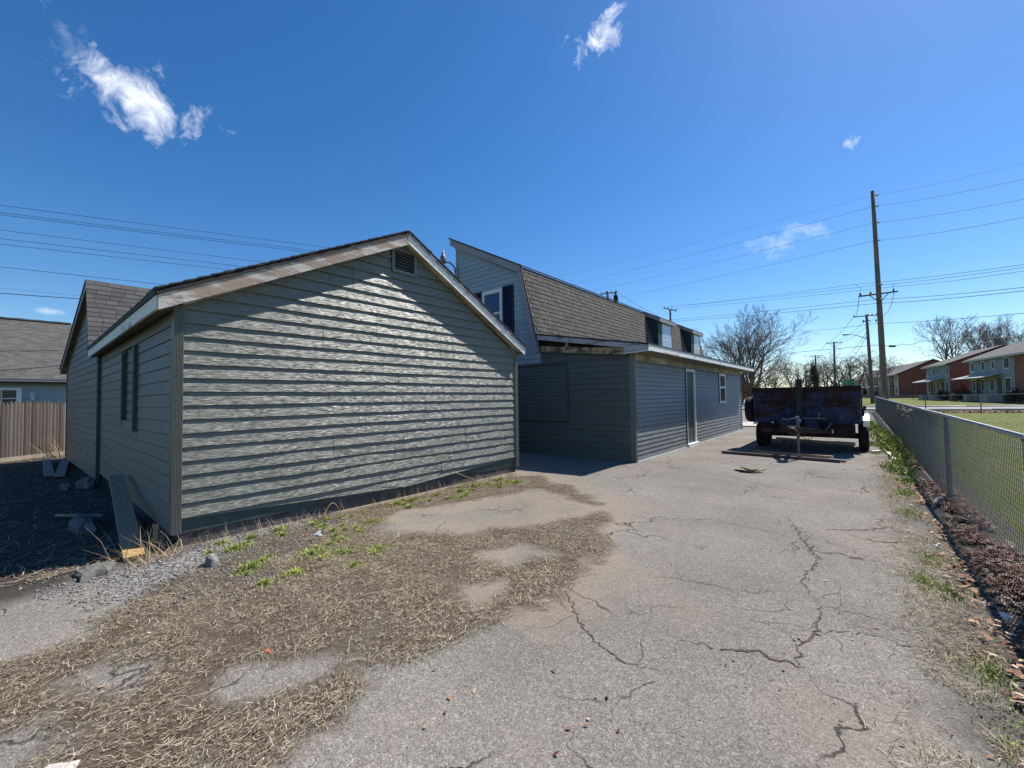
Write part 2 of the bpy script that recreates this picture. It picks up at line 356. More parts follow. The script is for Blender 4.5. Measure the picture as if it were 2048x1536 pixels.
def rustblue():
    m = Mat('rusty blue trailer paint'); p = m.pos((1, 1, 1)); f = m.noise(p, 2.3, 9, .66, .6); g = m.noise(p, 30, 5, .7)
    rust = m.ramp(m.noise(p, 11, 6, .7), [(.3, (.018, .008, .006)), (.55, (.045, .016, .011)), (.75, (.10, .05, .04))])
    blue = m.ramp(m.noise(m.pos((6, 6, .7)), 3, 5, .6), [(.3, (.004, .007, .030)), (.7, (.008, .019, .075))])
    c = m.mixc(m.ramp(f, [(.50, 0), (.55, 1)]), blue, rust)
    chips = m.ramp(m.math('MULTIPLY', m.ramp(m.noise(p, 4.0, 4, .6), [(.5, 0), (.6, 1)]), m.ramp(g, [(.52, 0), (.56, 1)])), [(.4, 0), (.6, 1)])
    c = m.mixc(chips, c, (.07, .12, .22)); m.col(c); m.set(m.ramp(f, [(.45, .45), (.6, .9)]), 0, .4); m.bump(g, .004); return m.m
M['rustblue'] = rustblue()
M['rust'] = peeled('rust brown steel', (.025, .011, .009), (.095, .05, .04), .57, 7)
M['red_board'] = simple('faded red marker board', (.13, .045, .04), (.08, .03, .026), 8, .7)

# ground material: driven by cover attributes stored on the sheet
def ground_mat():
    m = Mat('yard ground'); def_at = {}
    def A(n):
        a = m.n('ShaderNodeAttribute'); a.attribute_name = n; return a.outputs['Fac']
    P = m.pos()
    v = m.n('ShaderNodeTexVoronoi'); m.l(P, v.inputs['Vector']); v.inputs['Scale'].default_value = 150
    rnd = m.n('ShaderNodeSeparateColor'); m.l(v.outputs['Color'], rnd.inputs[0])
    v2 = m.n('ShaderNodeTexVoronoi'); m.l(P, v2.inputs['Vector']); v2.inputs['Scale'].default_value = 46
    rnd2 = m.n('ShaderNodeSeparateColor'); m.l(v2.outputs['Color'], rnd2.inputs[0])
    agg = m.ramp(rnd.outputs[0], [(0, (.112, .104, .095)), (.3, (.178, .166, .151)), (.65, (.218, .204, .187)), (.9, (.272, .256, .236)), (1, (.365, .345, .32))])
    agg2 = m.ramp(rnd2.outputs[0], [(0, (.90, .875, .84)), (1, (1.12, 1.09, 1.04))])
    asp = m.mixc(1.0, agg, agg2, 'MULTIPLY')
    big = m.ramp(m.noise(P, .55, 6, .62), [(.25, .70), (.5, .97), (.75, 1.2)]); asp = m.mixc(1.0, asp, big, 'MULTIPLY')
    tan = m.ramp(m.noise(m.pos((1, .6, 1)), .9, 5, .6), [(.52, 0), (.82, .38)]); asp = m.mixc(tan, asp, (.29, .245, .20))
    sand = m.ramp(m.noise(P, 130, 3, .7), [(.3, (.22, .165, .115)), (.7, (.38, .305, .225))]); base = m.mixc(A('sand'), asp, sand)
    gr = m.ramp(rnd2.outputs[1], [(0, (.07, .065, .063)), (.4, (.17, .16, .155)), (.8, (.28, .265, .25)), (1, (.42, .4, .38))]); base = m.mixc(A('gravel'), base, gr)
    dirt = m.ramp(m.noise(P, 75, 8, .8), [(.3, (.022, .016, .011)), (.5, (.075, .055, .037)), (.66, (.17, .13, .09)), (.8, (.28, .22, .16))]); base = m.mixc(A('straw'), base, dirt)
    soil = m.ramp(m.noise(P, 38, 7, .75), [(.3, (.025, .021, .018)), (.6, (.065, .055, .047)), (.75, (.15, .135, .12))]); base = m.mixc(A('soil'), base, soil)
    gs = m.ramp(m.noise(P, 24, 6, .7), [(.3, (.075, .075, .028)), (.55, (.13, .115, .055)), (.7, (.22, .165, .10))]); base = m.mixc(A('turf'), base, gs)
    # hairline crazing
    vc = m.n('ShaderNodeTexVoronoi', feature='DISTANCE_TO_EDGE'); w = m.n('ShaderNodeVectorMath', operation='ADD'); nz = m.n('ShaderNodeTexNoise'); m.l(P, nz.inputs['Vector']); nz.inputs['Scale'].default_value = 3.2; nz.inputs['Detail'].default_value = 6
    sc = m.n('ShaderNodeVectorMath', operation='SCALE'); m.l(nz.outputs['Color'], sc.inputs[0]); sc.inputs['Scale'].default_value = .55
    m.l(P, w.inputs[0]); m.l(sc.outputs[0], w.inputs[1]); m.l(w.outputs[0], vc.inputs['Vector']); vc.inputs['Scale'].default_value = .75
    cr = m.ramp(vc.outputs['Distance'], [(.0, 1), (.0055, .7), (.010, 0)])
    gate = m.ramp(m.noise(m.pos(), .7, 3, .5), [(.47, 0), (.56, 1)])
    hide = m.math('SUBTRACT', 1.0, m.math('ADD', A('straw'), m.math('ADD', A('soil'), A('gravel')), True), True)
    crk = m.math('MULTIPLY', m.math('MULTIPLY', cr, gate), hide)
    base = m.mixc(crk, base, (.05, .042, .035)); m.col(base); m.set(.92, 0, .25)
    hgt = m.math('ADD', m.math('MULTIPLY', rnd.outputs[1], .5), m.math('MULTIPLY', m.noise(P, 30, 5, .7), .8))
    hgt = m.math('SUBTRACT', hgt, m.math('MULTIPLY', crk, 1.5)); m.bump(hgt, .006); return m.m
M['ground'] = ground_mat()
def lawnmat():
    m = Mat('spring lawn'); P = m.pos(); f = m.noise(P, 1.1, 7, .68); g = m.noise(P, 45, 4, .75)
    c = m.ramp(f, [(.28, (.11, .15, .026)), (.5, (.15, .18, .038)), (.68, (.22, .19, .07))]); c = m.mixc(m.ramp(g, [(.3, .6), (.6, 0)]), c, (.04, .045, .015))
    c = m.mixc(m.ramp(m.noise(P, .12, 3, .5), [(.4, 0), (.8, .4)]), c, (.16, .15, .06)); m.col(c); m.set(.95, 0, .2); m.bump(g, .03); return m.m
M['lawn'] = lawnmat()
M['road'] = simple('pale worn asphalt road', (.30, .29, .28), (.24, .23, .22), .8, .9)
M['concrete'] = simple('concrete walk', (.50, .46, .42), (.40, .37, .34), 1.5, .9)
M['crack'] = simple('earth filled crack', (.055, .043, .033), (.10, .074, .052), 30, .95)

# ------------------------------------------------------------------ ground sheets
def grid(name, xs, ys, zoff, mat, attrs=None, keep=None):
    X, Y = np.meshgrid(xs, ys); Z = np.vectorize(terr)(X, Y) + zoff
    V = np.stack([X.ravel(), Y.ravel(), Z.ravel()], 1); nx = len(xs); ny = len(ys)
    i = np.arange(nx - 1)[None, :] + nx * np.arange(ny - 1)[:, None]; F = np.stack([i, i + 1, i + nx + 1, i + nx], 2).reshape(-1, 4)
    if keep is not None:
        cx = X.ravel()[F].mean(1); cy = Y.ravel()[F].mean(1); F = F[keep(cx, cy)]
    o = fast_mesh(name, V, F, mat, smooth=True); tag(o, kind='structure')
    if attrs:
        for k, fn in attrs(X.ravel(), Y.ravel()).items():
            a = o.data.attributes.new(k, 'FLOAT', 'POINT'); a.data.foreach_set('value', np.clip(fn, 0, 1).astype(np.float32))
    return o
sm = lambda d, w: np.clip(d / w * .5 + .5, 0, 1)
STRAW = [(-2.6, -.9), (-2.2, .2), (-1.98, .79), (-2.25, 1.36), (-2.09, 1.7), (-2.06, 2.54), (-2.02, 3.69), (-2.42, 4.81), (-2.75, 5.3), (-3.4, 5.9), (-4.2, 6.5), (-5.1, 6.75), (-5.75, 6.6), (-5.75, 2.2), (-5.2, 1.3), (-4.7, .75), (-4.6, -.9)]
BARE = [[(-4.51, 2.83), (-5.18, 3.4), (-4.9, 4.3), (-4.4, 5.9), (-2.86, 5.4), (-3.1, 4.3), (-3.7, 3.45)], [(-3.05, 3.05), (-2.9, 3.6), (-2.4, 3.6), (-2.59, 3.12)],
        [(-2.85, .64), (-2.95, .85), (-2.66, 1.12), (-2.5, 1.36), (-2.44, 1.15), (-2.5, .86), (-2.65, .66)], [(-2.68, 2.45), (-2.45, 2.75), (-2.2, 2.52), (-2.31, 2.25)],
        [(-5.1, -.3), (-5.1, .2), (-4.62, .42), (-4.2, .3), (-4.15, -.2), (-4.3, -.3)], [(-3.6, .2), (-3.7, .45), (-3.4, .6), (-3.2, .42), (-3.35, .2)], [(-3.1, -.25), (-3.3, .15), (-3.0, .2), (-2.85, -.1)]]
def straw_mask(x, y):
    d = sdpoly(x, y, STRAW) + (fnoise(x, y, 2.2, 3) - .5) * .7
    for b in BARE: d = np.minimum(d, -(sdpoly(x, y, b) + (fnoise(x, y, 4.5, 9) - .5) * .35))
    return d
def gravel_mask(x, y):
    g = sdpoly(x, y, [(-7.5, .75), (-5.9, 1.15), (-5.85, 2.7), (-5.1, 2.6), (-4.45, 1.9), (-4.0, 1.2), (-4.5, .6), (-5.3, .25), (-6.5, .2)]) + (fnoise(x, y, 2.8, 21) - .5) * .7
    return g
def near_attrs(x, y):
    st = straw_mask(x, y); gv = gravel_mask(x, y)
    soil = sdpoly(x, y, [(-30, -8), (-5.6, -8), (-5.3, -.3), (-5.55, .45), (-5.8, 1.2), (-30, 1.6)]) + (fnoise(x, y, 1.6, 31) - .5) * .4
    strip = (x - .42 - .07 * np.sin(y * 1.3)) + (fnoise(x, y, 3, 41) - .5) * .45
    sand = np.maximum(sm(.30 - np.abs(st + .12), .3) * (fnoise(x, y, 1.5, 51) > .42) * (y > 2.2) * .5,
                      sm(.55 - np.hypot((x + 3.5) / 1.5, (y - 5.3) / 1.0) + (fnoise(x, y, 2.5, 61) - .5) * 1.4, .35) * .42)
    for cx, cy, r in ((-.05, 5.9, .7), (.15, 8.6, .8), (-1.05, 3.2, .35), (-.1, 2.5, .5), (-.7, 8.2, .9)):
        sand = np.maximum(sand, sm(.5 - np.hypot(x - cx, y - cy) / r + (fnoise(x, y, 3, 71) - .5) * 1.3, .5) * .24)
    return dict(straw=sm(st, .09) * (.55 + .6 * fnoise(x, y, 6, 5)), gravel=sm(gv, .3), soil=np.maximum(sm(soil, .25), sm(strip, .2) * .75), sand=sand, turf=sm(strip - .02, .3) * (fnoise(x, y, 1.1, 81) > .5) * .6)
xs = np.concatenate([np.arange(-11, -6, .1), np.arange(-6, 1.36, .045)]); ys = np.concatenate([np.arange(-2, 10, .045), np.arange(10, 20, .09), np.arange(20, 50.1, .3)])
grid('driveway', xs, ys, 0.0, M['ground'], near_attrs, lambda x, y: ((x > -5.95) | (y > 6.8)) & ~((x < -4.3) & (y > 9.9) & (y < 21.2)))
grid('yard', np.arange(-32, -5.86, .09), np.concatenate([np.arange(-4, 1.3, .06)]), -.004, M['ground'], near_attrs)
grid('ground', np.concatenate([np.arange(-1500, -60, 120), np.arange(-60, 60, 5), np.arange(60, 1501, 120)]), np.concatenate([np.arange(-200, -20, 60), np.arange(-20, 130, 5), np.arange(130, 2001, 170)]), -.05, M['lawn'])
grid('lawn', np.arange(1.0, 45, .5), np.arange(-6, 50, .5), -.004, M['lawn'])
grid('street', np.arange(-120, 121, 5), np.array([50, 53, 56.5, 60.2]), .03, M['road'])
grid('cross_street', np.array([-24, -20, -16, -12.5]), np.arange(60.2, 700, 12), .028, M['road'])
kerb = MB()
for y in (49.86, 60.34):
    for x in range(-120, 121, 4): kerb.box((x, y - .08, terr(x, y) - .1), (x + 3.98, y + .08, terr(x, y) + .15))
tag(kerb.build('kerb', M['concrete']), kind='structure')
grid('pavement', np.arange(-60, 121, 5), np.array([62, 63.6]), .06, M['concrete'])
grid('concrete_apron', np.arange(-10, -3.2, .5), np.arange(23.6, 27.4, .5), .05, M['concrete'])

# cracks of the driveway: ragged earth filled strips
DRV = bpy.data.objects['driveway']
def crack(pts, w, seed, rough=.05):
    r = random.Random(seed); P = []
    for i in range(len(pts) - 1):
        a = Vector((*pts[i], 0)); b = Vector((*pts[i + 1], 0)); n = max(2, int((b - a).length / .028))
        for k in range(n): P.append(a.lerp(b, k / n) + Vector((r.uniform(-1, 1), r.uniform(-1, 1), 0)) * rough * .5)
    P.append(Vector((*pts[-1], 0))); mb = MB()
    def strip(P, w):
        vs = []
        for i, p in enumerate(P):
            d = (P[min(i + 1, len(P) - 1)] - P[max(i - 1, 0)]).normalized(); s_ = Vector((-d.y, d.x, 0)); t = min(i, len(P) - 1 - i) / (len(P) * .5)
            ww = w * .38 * (.2 + .9 * min(1, t * 2)); vs += [p + s_ * ww * r.uniform(.1, 1.1) + Vector((0, 0, .004)), p - s_ * ww * r.uniform(.1, 1.1) + Vector((0, 0, .004))]
        mb.add(vs, [(2 * i, 2 * i + 1, 2 * i + 3, 2 * i + 2) for i in range(len(P) - 1)])
    strip(P, w)
    for q in range(max(1, len(P) // 9)):
        i = r.randrange(1, len(P) - 1); p = P[i]; a = r.uniform(0, 6.28); B = [p]
        for k in range(r.randint(4, 14)):
            a += r.uniform(-.5, .5); p = p + Vector((math.cos(a), math.sin(a), 0)) * r.uniform(.02, .05); B.append(p)
        strip(B, r.uniform(.003, .007))
    o = mb.build('crack', M['crack'], DRV)
for i, (p, w) in enumerate([([(-1.93, 2.94), (-1.66, 2.65), (-1.38, 2.44), (-1.17, 2.37), (-.94, 2.41)], .02), ([(-1.05, 2.82), (-.87, 2.84), (-.73, 2.86)], .012), ([(-.73, 2.86), (-.58, 2.97), (-.42, 2.97), (-.3, 2.98)], .03),
        ([(-.32, 2.96), (-.37, 3.21), (-.28, 3.42), (-.29, 3.93)], .028), ([(-.29, 3.93), (-.45, 4.35), (-.35, 4.98), (-.58, 5.73), (-.82, 6.56)], .022), ([(-2.6, 5.35), (-2.09, 5.31), (-1.53, 5.73), (-.81, 5.66), (-.56, 5.53)], .014),
        ([(-.37, 6.11), (.03, 6.42), (.31, 6.87)], .035), ([(-.29, 3.93), (-.11, 3.93), (.08, 3.95)], .014), ([(-.33, 3.45), (-.1, 3.6), (.05, 3.65), (.29, 3.61), (.5, 3.5)], .014), ([(-.14, 6.06), (.11, 5.95), (.39, 6.17)], .03),
        ([(-1.6, 3.6), (-1.2, 3.75), (-.7, 3.85), (-.45, 4.1)], .01), ([(-.58, 5.73), (-.2, 5.6), (.1, 5.2)], .01), ([(-.8, 5.2), (-.5, 5.3), (-.35, 4.98)], .01), ([(-4.1, 9.4), (-2.2, 9.1), (-1.2, 8.4), (.2, 8.3)], .016),
        ([(-3.9, 12.2), (-2.4, 10.6), (-1.4, 10.2), (.3, 10.4)], .016), ([(-1.9, 2.95), (-2.0, 3.2), (-1.85, 3.4)], .01), ([(-1.2, 1.9), (-1.0, 2.1), (-.94, 2.41)], .008)]): crack(p, w, i)

# ------------------------------------------------------------------ lap siding boards
def clip(poly, z):
    xs_ = []
    n = len(poly)
    for i in range(n):
        (u0, z0), (u1, z1) = poly[i], poly[(i + 1) % n]
        if (z0 <= z < z1) or (z1 <= z < z0): xs_.append(u0 + (u1 - u0) * (z - z0) / (z1 - z0))
    return (min(xs_), max(xs_)) if len(xs_) >= 2 else None
def siding_wall(parent, P0, U, OUT, poly, e, z0, z1, mat, seams=(), holes=(), t=.014, wav=0, name='siding_board', seed=0, rows_per=2, zero=1e-4, groove=.011):
    """P0 + U*u + z; one object per board; poly in (u,z); seams: list of u per pair of rows"""
    P0 = Vector(P0); U = Vector(U); OUT = Vector(OUT); r = random.Random(seed); k = 0; z = z0
    flip = U.cross(Vector((0, 0, 1))).dot(OUT) < 0
    while z < z1 - .02:
        zt = min(z + e, z1); a = clip(poly, z + zero); b = clip(poly, zt - zero)
        if a is None and b is None: z = zt; k += 1; continue
        if a is None: a = ((b[0] + b[1]) / 2,) * 2
        if b is None: b = ((a[0] + a[1]) / 2,) * 2
        cuts = []
        if seams: cuts = [s_ for s_ in seams[(k // rows_per) % len(seams)]]
        segs = []; lo = min(a[0], b[0]); hi = max(a[1], b[1])
        edges = [lo] + sorted(c for c in cuts if lo + .3 < c < hi - .3) + [hi]
        for i in range(len(edges) - 1): segs.append((edges[i], edges[i + 1]))
        for hz0, hz1, hu0, hu1 in holes:
            if hz0 < (z + zt) / 2 < hz1:
                ns = []
                for s0, s1 in segs:
                    if hu1 <= s0 or hu0 >= s1: ns.append((s0, s1)); continue
                    if hu0 > s0: ns.append((s0, hu0))
                    if hu1 < s1: ns.append((hu1, s1))
                segs = ns
        for s0, s1 in segs:
            n = max(1, int((s1 - s0) / .3)) if wav else 1
            vs = []; ph = r.uniform(0, 9)
            for j in range(n + 1):
                u = s0 + (s1 - s0) * j / n
                def cl(q, ab): return min(max(q, ab[0]), ab[1])
                ub, ut = cl(u, a), cl(u, b); tt = t; dz = 0
                if wav:
                    q = float(fnoise(np.array([u * 1.7 + ph * 7]), np.array([z * 3.1]), 1.0, seed)[0]) - .5; amp = wav * (2.3 if z < 1.0 else 1.0)
                    tt = max(.006, t + q * amp); dz = q * amp * .5
                g = .003 if wav > .01 else .0015
                pb = P0 + U * (ub + (g if j == 0 else -g if j == n else 0)); pt = P0 + U * (ut + (g if j == 0 else -g if j == n else 0))
                gr_ = min(groove, (zt - z) * .3)
                vs += [pb + OUT * tt + Vector((0, 0, z - dz)), pt + OUT * .004 + Vector((0, 0, zt - gr_)), pb + OUT * .001 + Vector((0, 0, z - dz + .001)), pt - OUT * .006 + Vector((0, 0, zt - gr_ + .001)), pt - OUT * .006 + Vector((0, 0, zt + .004))]
            fs = []
            for j in range(n):
                q0 = 5 * j; q1 = q0 + 5; fs += [(q0, q1, q1 + 1, q0 + 1), (q0 + 2, q1 + 2, q1, q0), (q0 + 1, q1 + 1, q1 + 3, q0 + 3), (q0 + 3, q1 + 3, q1 + 4, q0 + 4)]
            fs += [(0, 1, 3, 2), (5 * n, 5 * n + 2, 5 * n + 3, 5 * n + 1)]
            if flip: fs = [tuple(reversed(f)) for f in fs]
            mb = MB(); mb.add(vs, fs); mb.build(name, mat, parent)
        z = zt; k += 1

# ================================================================== GARAGE
XG = -5.825
G = thing('garage', 'sage green sided garage with shallow gable roof and peeling fascia boards', 'garage', (XG, 4.1, 0))
gp = [(1.12, .17), (7.03, .17), (7.03, 2.60), (4.10, 4.24), (1.12, 2.72)]
core = MB(); core.prism([(XG - .012, y, z) for y, z in [(1.12, .15), (7.05, .15), (7.05, 2.58), (4.1, 4.22), (1.12, 2.70)]], (-6.74, 0, 0)); core.build('wall_sheathing', M['dark_trim'], G)
fd = MB(); fd.box((XG - .03, 1.14, -.35), (-12.5, 7.03, .15)); fd.build('foundation', M['found'], G)
def px_seam(*v): return v
SE = [(4.9,), (3.1, 6.65), (2.9, 5.5), (3.4, 6.55), (4.55,), (4.0, 6.1), (5.5,), (2.75, 4.9), (3.6, 6.0), (4.35,), (3.2, 5.3), (3.9,), (4.1,)]
siding_wall(G, (XG, 0, 0), (0, 1, 0), (1, 0, 0), gp, .1563, .168, 4.24, M['sage'], SE, [(3.70, 4.14, 3.87, 4.37)], t=.0215, wav=.012, seed=3)
# side wall, first part, with the boarded window
side = [(-12.48, -.02), (XG - .02, .13), (XG - .02, 2.66), (-12.48, 2.66)]
siding_wall(G, (0, 1.10, 0), (1, 0, 0), (0, -1, 0), side, .1563, .15, 2.66, M['sage'], [(-9.9,), (-8.9,), (-11,)], [(1.24, 2.43, -9.35, -8.15)], t=.012, wav=.006, seed=5)
siding_wall(G, (0, 1.125, 0), (1, 0, 0), (0, -1, 0), [(-9.3, 1.34), (-8.2, 1.34), (-8.2, 2.43), (-9.3, 2.43)], .1563, 1.34, 2.43, M['sage'], t=.010, seed=6)
tr = MB(); tr.box((-9.38, 1.055, 1.24), (-9.28, 1.12, 2.45)); tr.build('window_trim', M['dark_trim'], G)
tr = MB(); tr.box((-8.22, 1.045, 1.20), (-8.10, 1.12, 2.47)); tr.build('window_trim', M['dark_trim'], G)
tr = MB(); tr.box((-9.28, 1.06, 1.20), (-8.22, 1.12, 1.34)); tr.build('window_sill', M['sage'], G)
# ribbed corner boards
def corner(y0, y1, x0, x1, z0, z1, nrib, mat, parent, ax):
    mb = MB(); mb.box((x0, y0, z0), (x1, y1, z1))
    for i in range(nrib):
        if ax == 'y':
            w = (y1 - y0) / nrib; mb.box((x1, y0 + w * (i + .15), z0 + .002), (x1 + .008, y0 + w * (i + .6), z1 - .002))
        else:
            w = (x1 - x0) / nrib; mb.box((x0 + w * (i + .15), y0 - .006, z0 + .002), (x0 + w * (i + .6), y0, z1 - .002))
    return mb.build('corner_board', mat, parent)
corner(1.075, 1.165, XG - .10, XG + .028, .155, 2.70, 7, M['sage_trim'], G, 'y')
corner(6.985, 7.085, XG - .10, XG + .028, .10, 2.60, 3, M['sage_trim'], G, 'y')
corner(1.045, 1.11, -12.56, -12.42, .0, 2.66, 3, M['dark_trim'], G, 'x')
# gable vent
vb = MB(); vb.prism([(XG - .01, 3.88, 3.73), (XG - .01, 4.36, 3.72), (XG - .01, 4.36, 4.12), (XG - .01, 4.12, 4.20), (XG - .01, 3.88, 4.08)], (.006, 0, 0)); vent = vb.build('gable_vent', M['void'], G)
vf = MB(); xf = XG - .004
for a, b in (((3.90, 3.73), (3.90, 4.10)), ((4.34, 3.72), (4.34, 4.12)), ((3.88, 3.745), (4.36, 3.735)), ((3.88, 4.085), (4.12, 4.19)), ((4.12, 4.19), (4.36, 4.10))):
    vf.beam((xf + .02, *a), (xf + .02, *b), .045, .05)
vf.build('vent_frame', M['sage'], vent)
for i in range(7):
    z = 3.79 + i * .048; lv = MB(); lv.hexa([(xf + .035, 3.92, z), (xf + .035, 4.32, z), (xf + .031, 4.32, z + .004), (xf + .031, 3.92, z + .004), (xf, 3.92, z + .036), (xf, 4.32, z + .036), (xf - .004, 4.32, z + .04), (xf - .004, 3.92, z + .04)]); lv.build('louver', M['sage'], vent)
# roof
XR = XG + .15; PK = (4.115, 4.40); EL = (.90, 2.80); ER = (7.215, 2.735)
def rake(name, a, b, top, depth, thick, mat, x1, parent, sub=0):
    mb = MB(); mb.hexa([(x1 - thick, a[0], a[1] - depth), (x1, a[0], a[1] - depth), (x1, b[0], b[1] - depth), (x1 - thick, b[0], b[1] - depth),
                        (x1 - thick, a[0], a[1]), (x1, a[0], a[1]), (x1, b[0], b[1]), (x1 - thick, b[0], b[1])]); return mb.build(name, mat, parent)
rake('rake_fascia', (EL[0] + .02, EL[1] - .035), (PK[0] - .001, PK[1] - .045), 0, .165, .022, M['fascia'], XR, G)
rake('rake_fascia', (PK[0] + .001, PK[1] - .045), (ER[0] - .01, ER[1] - .03), 0, .14, .022, M['fascia_white'], XR, G)
rake('drip_edge', (EL[0], EL[1]), (PK[0], PK[1] - .01), 0, .040, .03, M['drip'], XR + .014, G)
rake('drip_edge', (PK[0], PK[1] - .01), (ER[0], ER[1]), 0, .05, .03, M['mauve'], XR + .014, G)
for sgn, E_ in ((0, EL), (1, ER)):
    dy = -.02 if not sgn else .02; mb = MB(); a = (PK[0], PK[1] + .005); b = (E_[0] + dy, E_[1] + .005)
    mb.prism([(XR + .02, *a), (XR + .02, *b), (XR + .02, b[0], b[1] + .014), (XR + .02, a[0], a[1] + .016)], (-6.95, 0, 0)); mb.build('roof_slope', M['membrane'], G)
    r = random.Random(sgn); n = 26
    for i in range(n):   # ragged shingle butts seen along the rake
        t0 = i / n; t1 = (i + .97) / n; mb = MB(); P = lambda t, h: (XR + .02 + r.uniform(0, .012), a[0] + (b[0] - a[0]) * t, a[1] + (b[1] - a[1]) * t + h)
        p0 = P(t0, .012); p1 = P(t1, .017); mb.hexa([p0, p1, (p1[0] - .5, p1[1], p1[2]), (p0[0] - .5, p0[1], p0[2]), (p0[0], p0[1], p0[2] + .006), (p1[0], p1[1], p1[2] + .014), (p1[0] - .5, p1[1], p1[2] + .014), (p0[0] - .5, p0[1], p0[2] + .006)])
        mb.build('shingle', M['shingle'], G)
# soffits under the rakes
for a, b, nseg in (((EL[0] + .24, EL[1] - .105), (PK[0], PK[1] - .18), 12), ((PK[0], PK[1] - .175), (ER[0] - .03, ER[1] - .16), 16)):
    for i in range(nseg):
        t0, t1 = i / nseg, (i + .985) / nseg; q = lambda t: (a[0] + (b[0] - a[0]) * t, a[1] + (b[1] - a[1]) * t)
        (y0, z0), (y1, z1) = q(t0), q(t1); mb = MB(); mb.hexa([(XG - .02, y0, z0), (XR - .024, y0, z0), (XR - .024, y1, z1), (XG - .02, y1, z1), (XG - .02, y0, z0 + .01), (XR - .024, y0, z0 + .01), (XR - .024, y1, z1 + .01), (XG - .02, y1, z1 + .01)]); mb.build('soffit_panel', M['soffit'], G)
mb = MB(); mb.box((XR - .024, ER[0] - .18, ER[1] - .172), (-12.5, ER[0] - .03, ER[1] - .162)); mb.build('eave_soffit', M['soffit'], G)
# left eave fascia and boxed soffit
mb = MB(); mb.box((XR - .03, EL[0] + .0, EL[1] - .19), (-12.62, EL[0] + .024, EL[1] - .035)); mb.build('eave_fascia', M['fascia_white'], G)
mb = MB(); mb.box((XR + .005, EL[0] - .018, EL[1] - .045), (-12.64, EL[0] + .01, EL[1] + .012)); mb.build('drip_edge', M['drip'], G)
mb = MB(); mb.hexa([(-12.6, EL[0] + .03, EL[1] - .195), (XR - .03, EL[0] + .03, EL[1] - .195), (XR - .03, 1.10, EL[1] - .13), (-12.6, 1.10, EL[1] - .13), (-12.6, EL[0] + .03, EL[1] - .185), (XR - .03, EL[0] + .03, EL[1] - .185), (XR - .03, 1.10, EL[1] - .12), (-12.6, 1.10, EL[1] - .12)]); mb.build('eave_soffit', M['soffit_dark'], G)
# extension behind, its wall turned a little: steep short slope towards us, long shallow slope away
YX = lambda x, o=0: 1.389 + .0271 * x + o
ext = [(-18.4, -.25), (-12.5, -.05), (-12.62, 2.55), (-13.42, 4.26), (-18.4, 2.74)]
mb = MB(); mb.prism([(x, YX(x, .04), z) for x, z in [(-18.35, -.3), (-12.6, -.3), (-12.7, 2.5), (-13.45, 4.2), (-18.35, 2.68)]], (0, 7.4, 0)); mb.build('extension_sheathing', M['dark_trim'], G)
siding_wall(G, (0, YX(0), 0), (1, .0271, 0), (.027, -1, 0), ext, .1563, .0, 4.26, M['sage'], [(-15.2,), (-16.6, -13.9), (-14.4,)], t=.012, wav=.005, seed=8)
mb = MB(); mb.hexa([(-18.45, YX(-18.4, -.02), -.2), (-18.3, YX(-18.3, -.02), -.2), (-18.3, YX(-18.3, .1), -.2), (-18.45, YX(-18.4, .1), -.2), (-18.45, YX(-18.4, -.02), 2.68), (-18.3, YX(-18.3, -.02), 2.72), (-18.3, YX(-18.3, .1), 2.72), (-18.45, YX(-18.4, .1), 2.68)]); mb.build('corner_board', M['dark_trim'], G)
A_, B_ = (-13.36, 4.43), (-18.88, 2.71)
def rk(name, o0, o1, h0, h1, mat):
    mb = MB(); q = lambda p, o, h: (p[0], YX(p[0], o), p[1] + h)
    mb.hexa([q(A_, o0, h0), q(B_, o0, h0), q(B_, o1, h0), q(A_, o1, h0), q(A_, o0, h1), q(B_, o0, h1), q(B_, o1, h1), q(A_, o1, h1)]); mb.build(name, mat, G)
rk('rake_soffit', -.105, .03, -.15, -.14, M['soffit_dark']); rk('rake_fascia', -.13, -.106, -.17, -.03, M['sage_trim']); rk('roof_slope', -.145, 7.4, -.03, .012, M['membrane'])
P0 = Vector((-13.34, YX(-13.34, -.14), 4.44)); P1 = Vector((-12.58, YX(-12.58, -.14), 2.66)); sl_len = (P1 - P0).length; sv = (P1 - P0).normalized(); nv = Vector((-sv.z, 0, sv.x)) * -1
if nv.x < 0: nv = -nv
mb = MB(); mb.prism([P0, P1, P1 - nv * .03, P0 - nv * .03], (0, 7.6, 0)); mb.build('roof_slope', M['membrane'], G)
def shingle_field(P0, sv, nv, run, n_rows, e, length, w, mat, parent, seed, skip=0, kind='stuff', name='shingle_courses', jit=.5, prot=.008):
    r = random.Random(seed); mb = MB(); run = Vector(run)
    for i in range(n_rows):
        u = -r.random() * w * jit
        while u < length:
            ww = w * r.uniform(.75, 1.25) if jit > .3 else w
            u0 = max(u, 0); u1 = min(u + ww - .008, length); u += ww
            if u1 - u0 < .02 or u0 < skip: continue
            b = P0 + sv * ((i + 1) * e) + nv * (prot + r.uniform(0, .004)); t = P0 + sv * (i * e) + nv * .002; bl = P0 + sv * ((i + 1) * e) + nv * .0
            mb.add([b + run * u0, b + run * u1, t + run * u1, t + run * u0, bl + run * u0, bl + run * u1], [(0, 1, 2, 3), (4, 5, 1, 0), (4, 0, 3), (1, 5, 2)])
    o = mb.build(name, mat, parent); tag(o, kind=kind); return o
shingle_field(P0, sv, nv, (0, 1, 0), 16, sl_len / 16, 7.5, .24, M['shingle_grey'], G, 4)

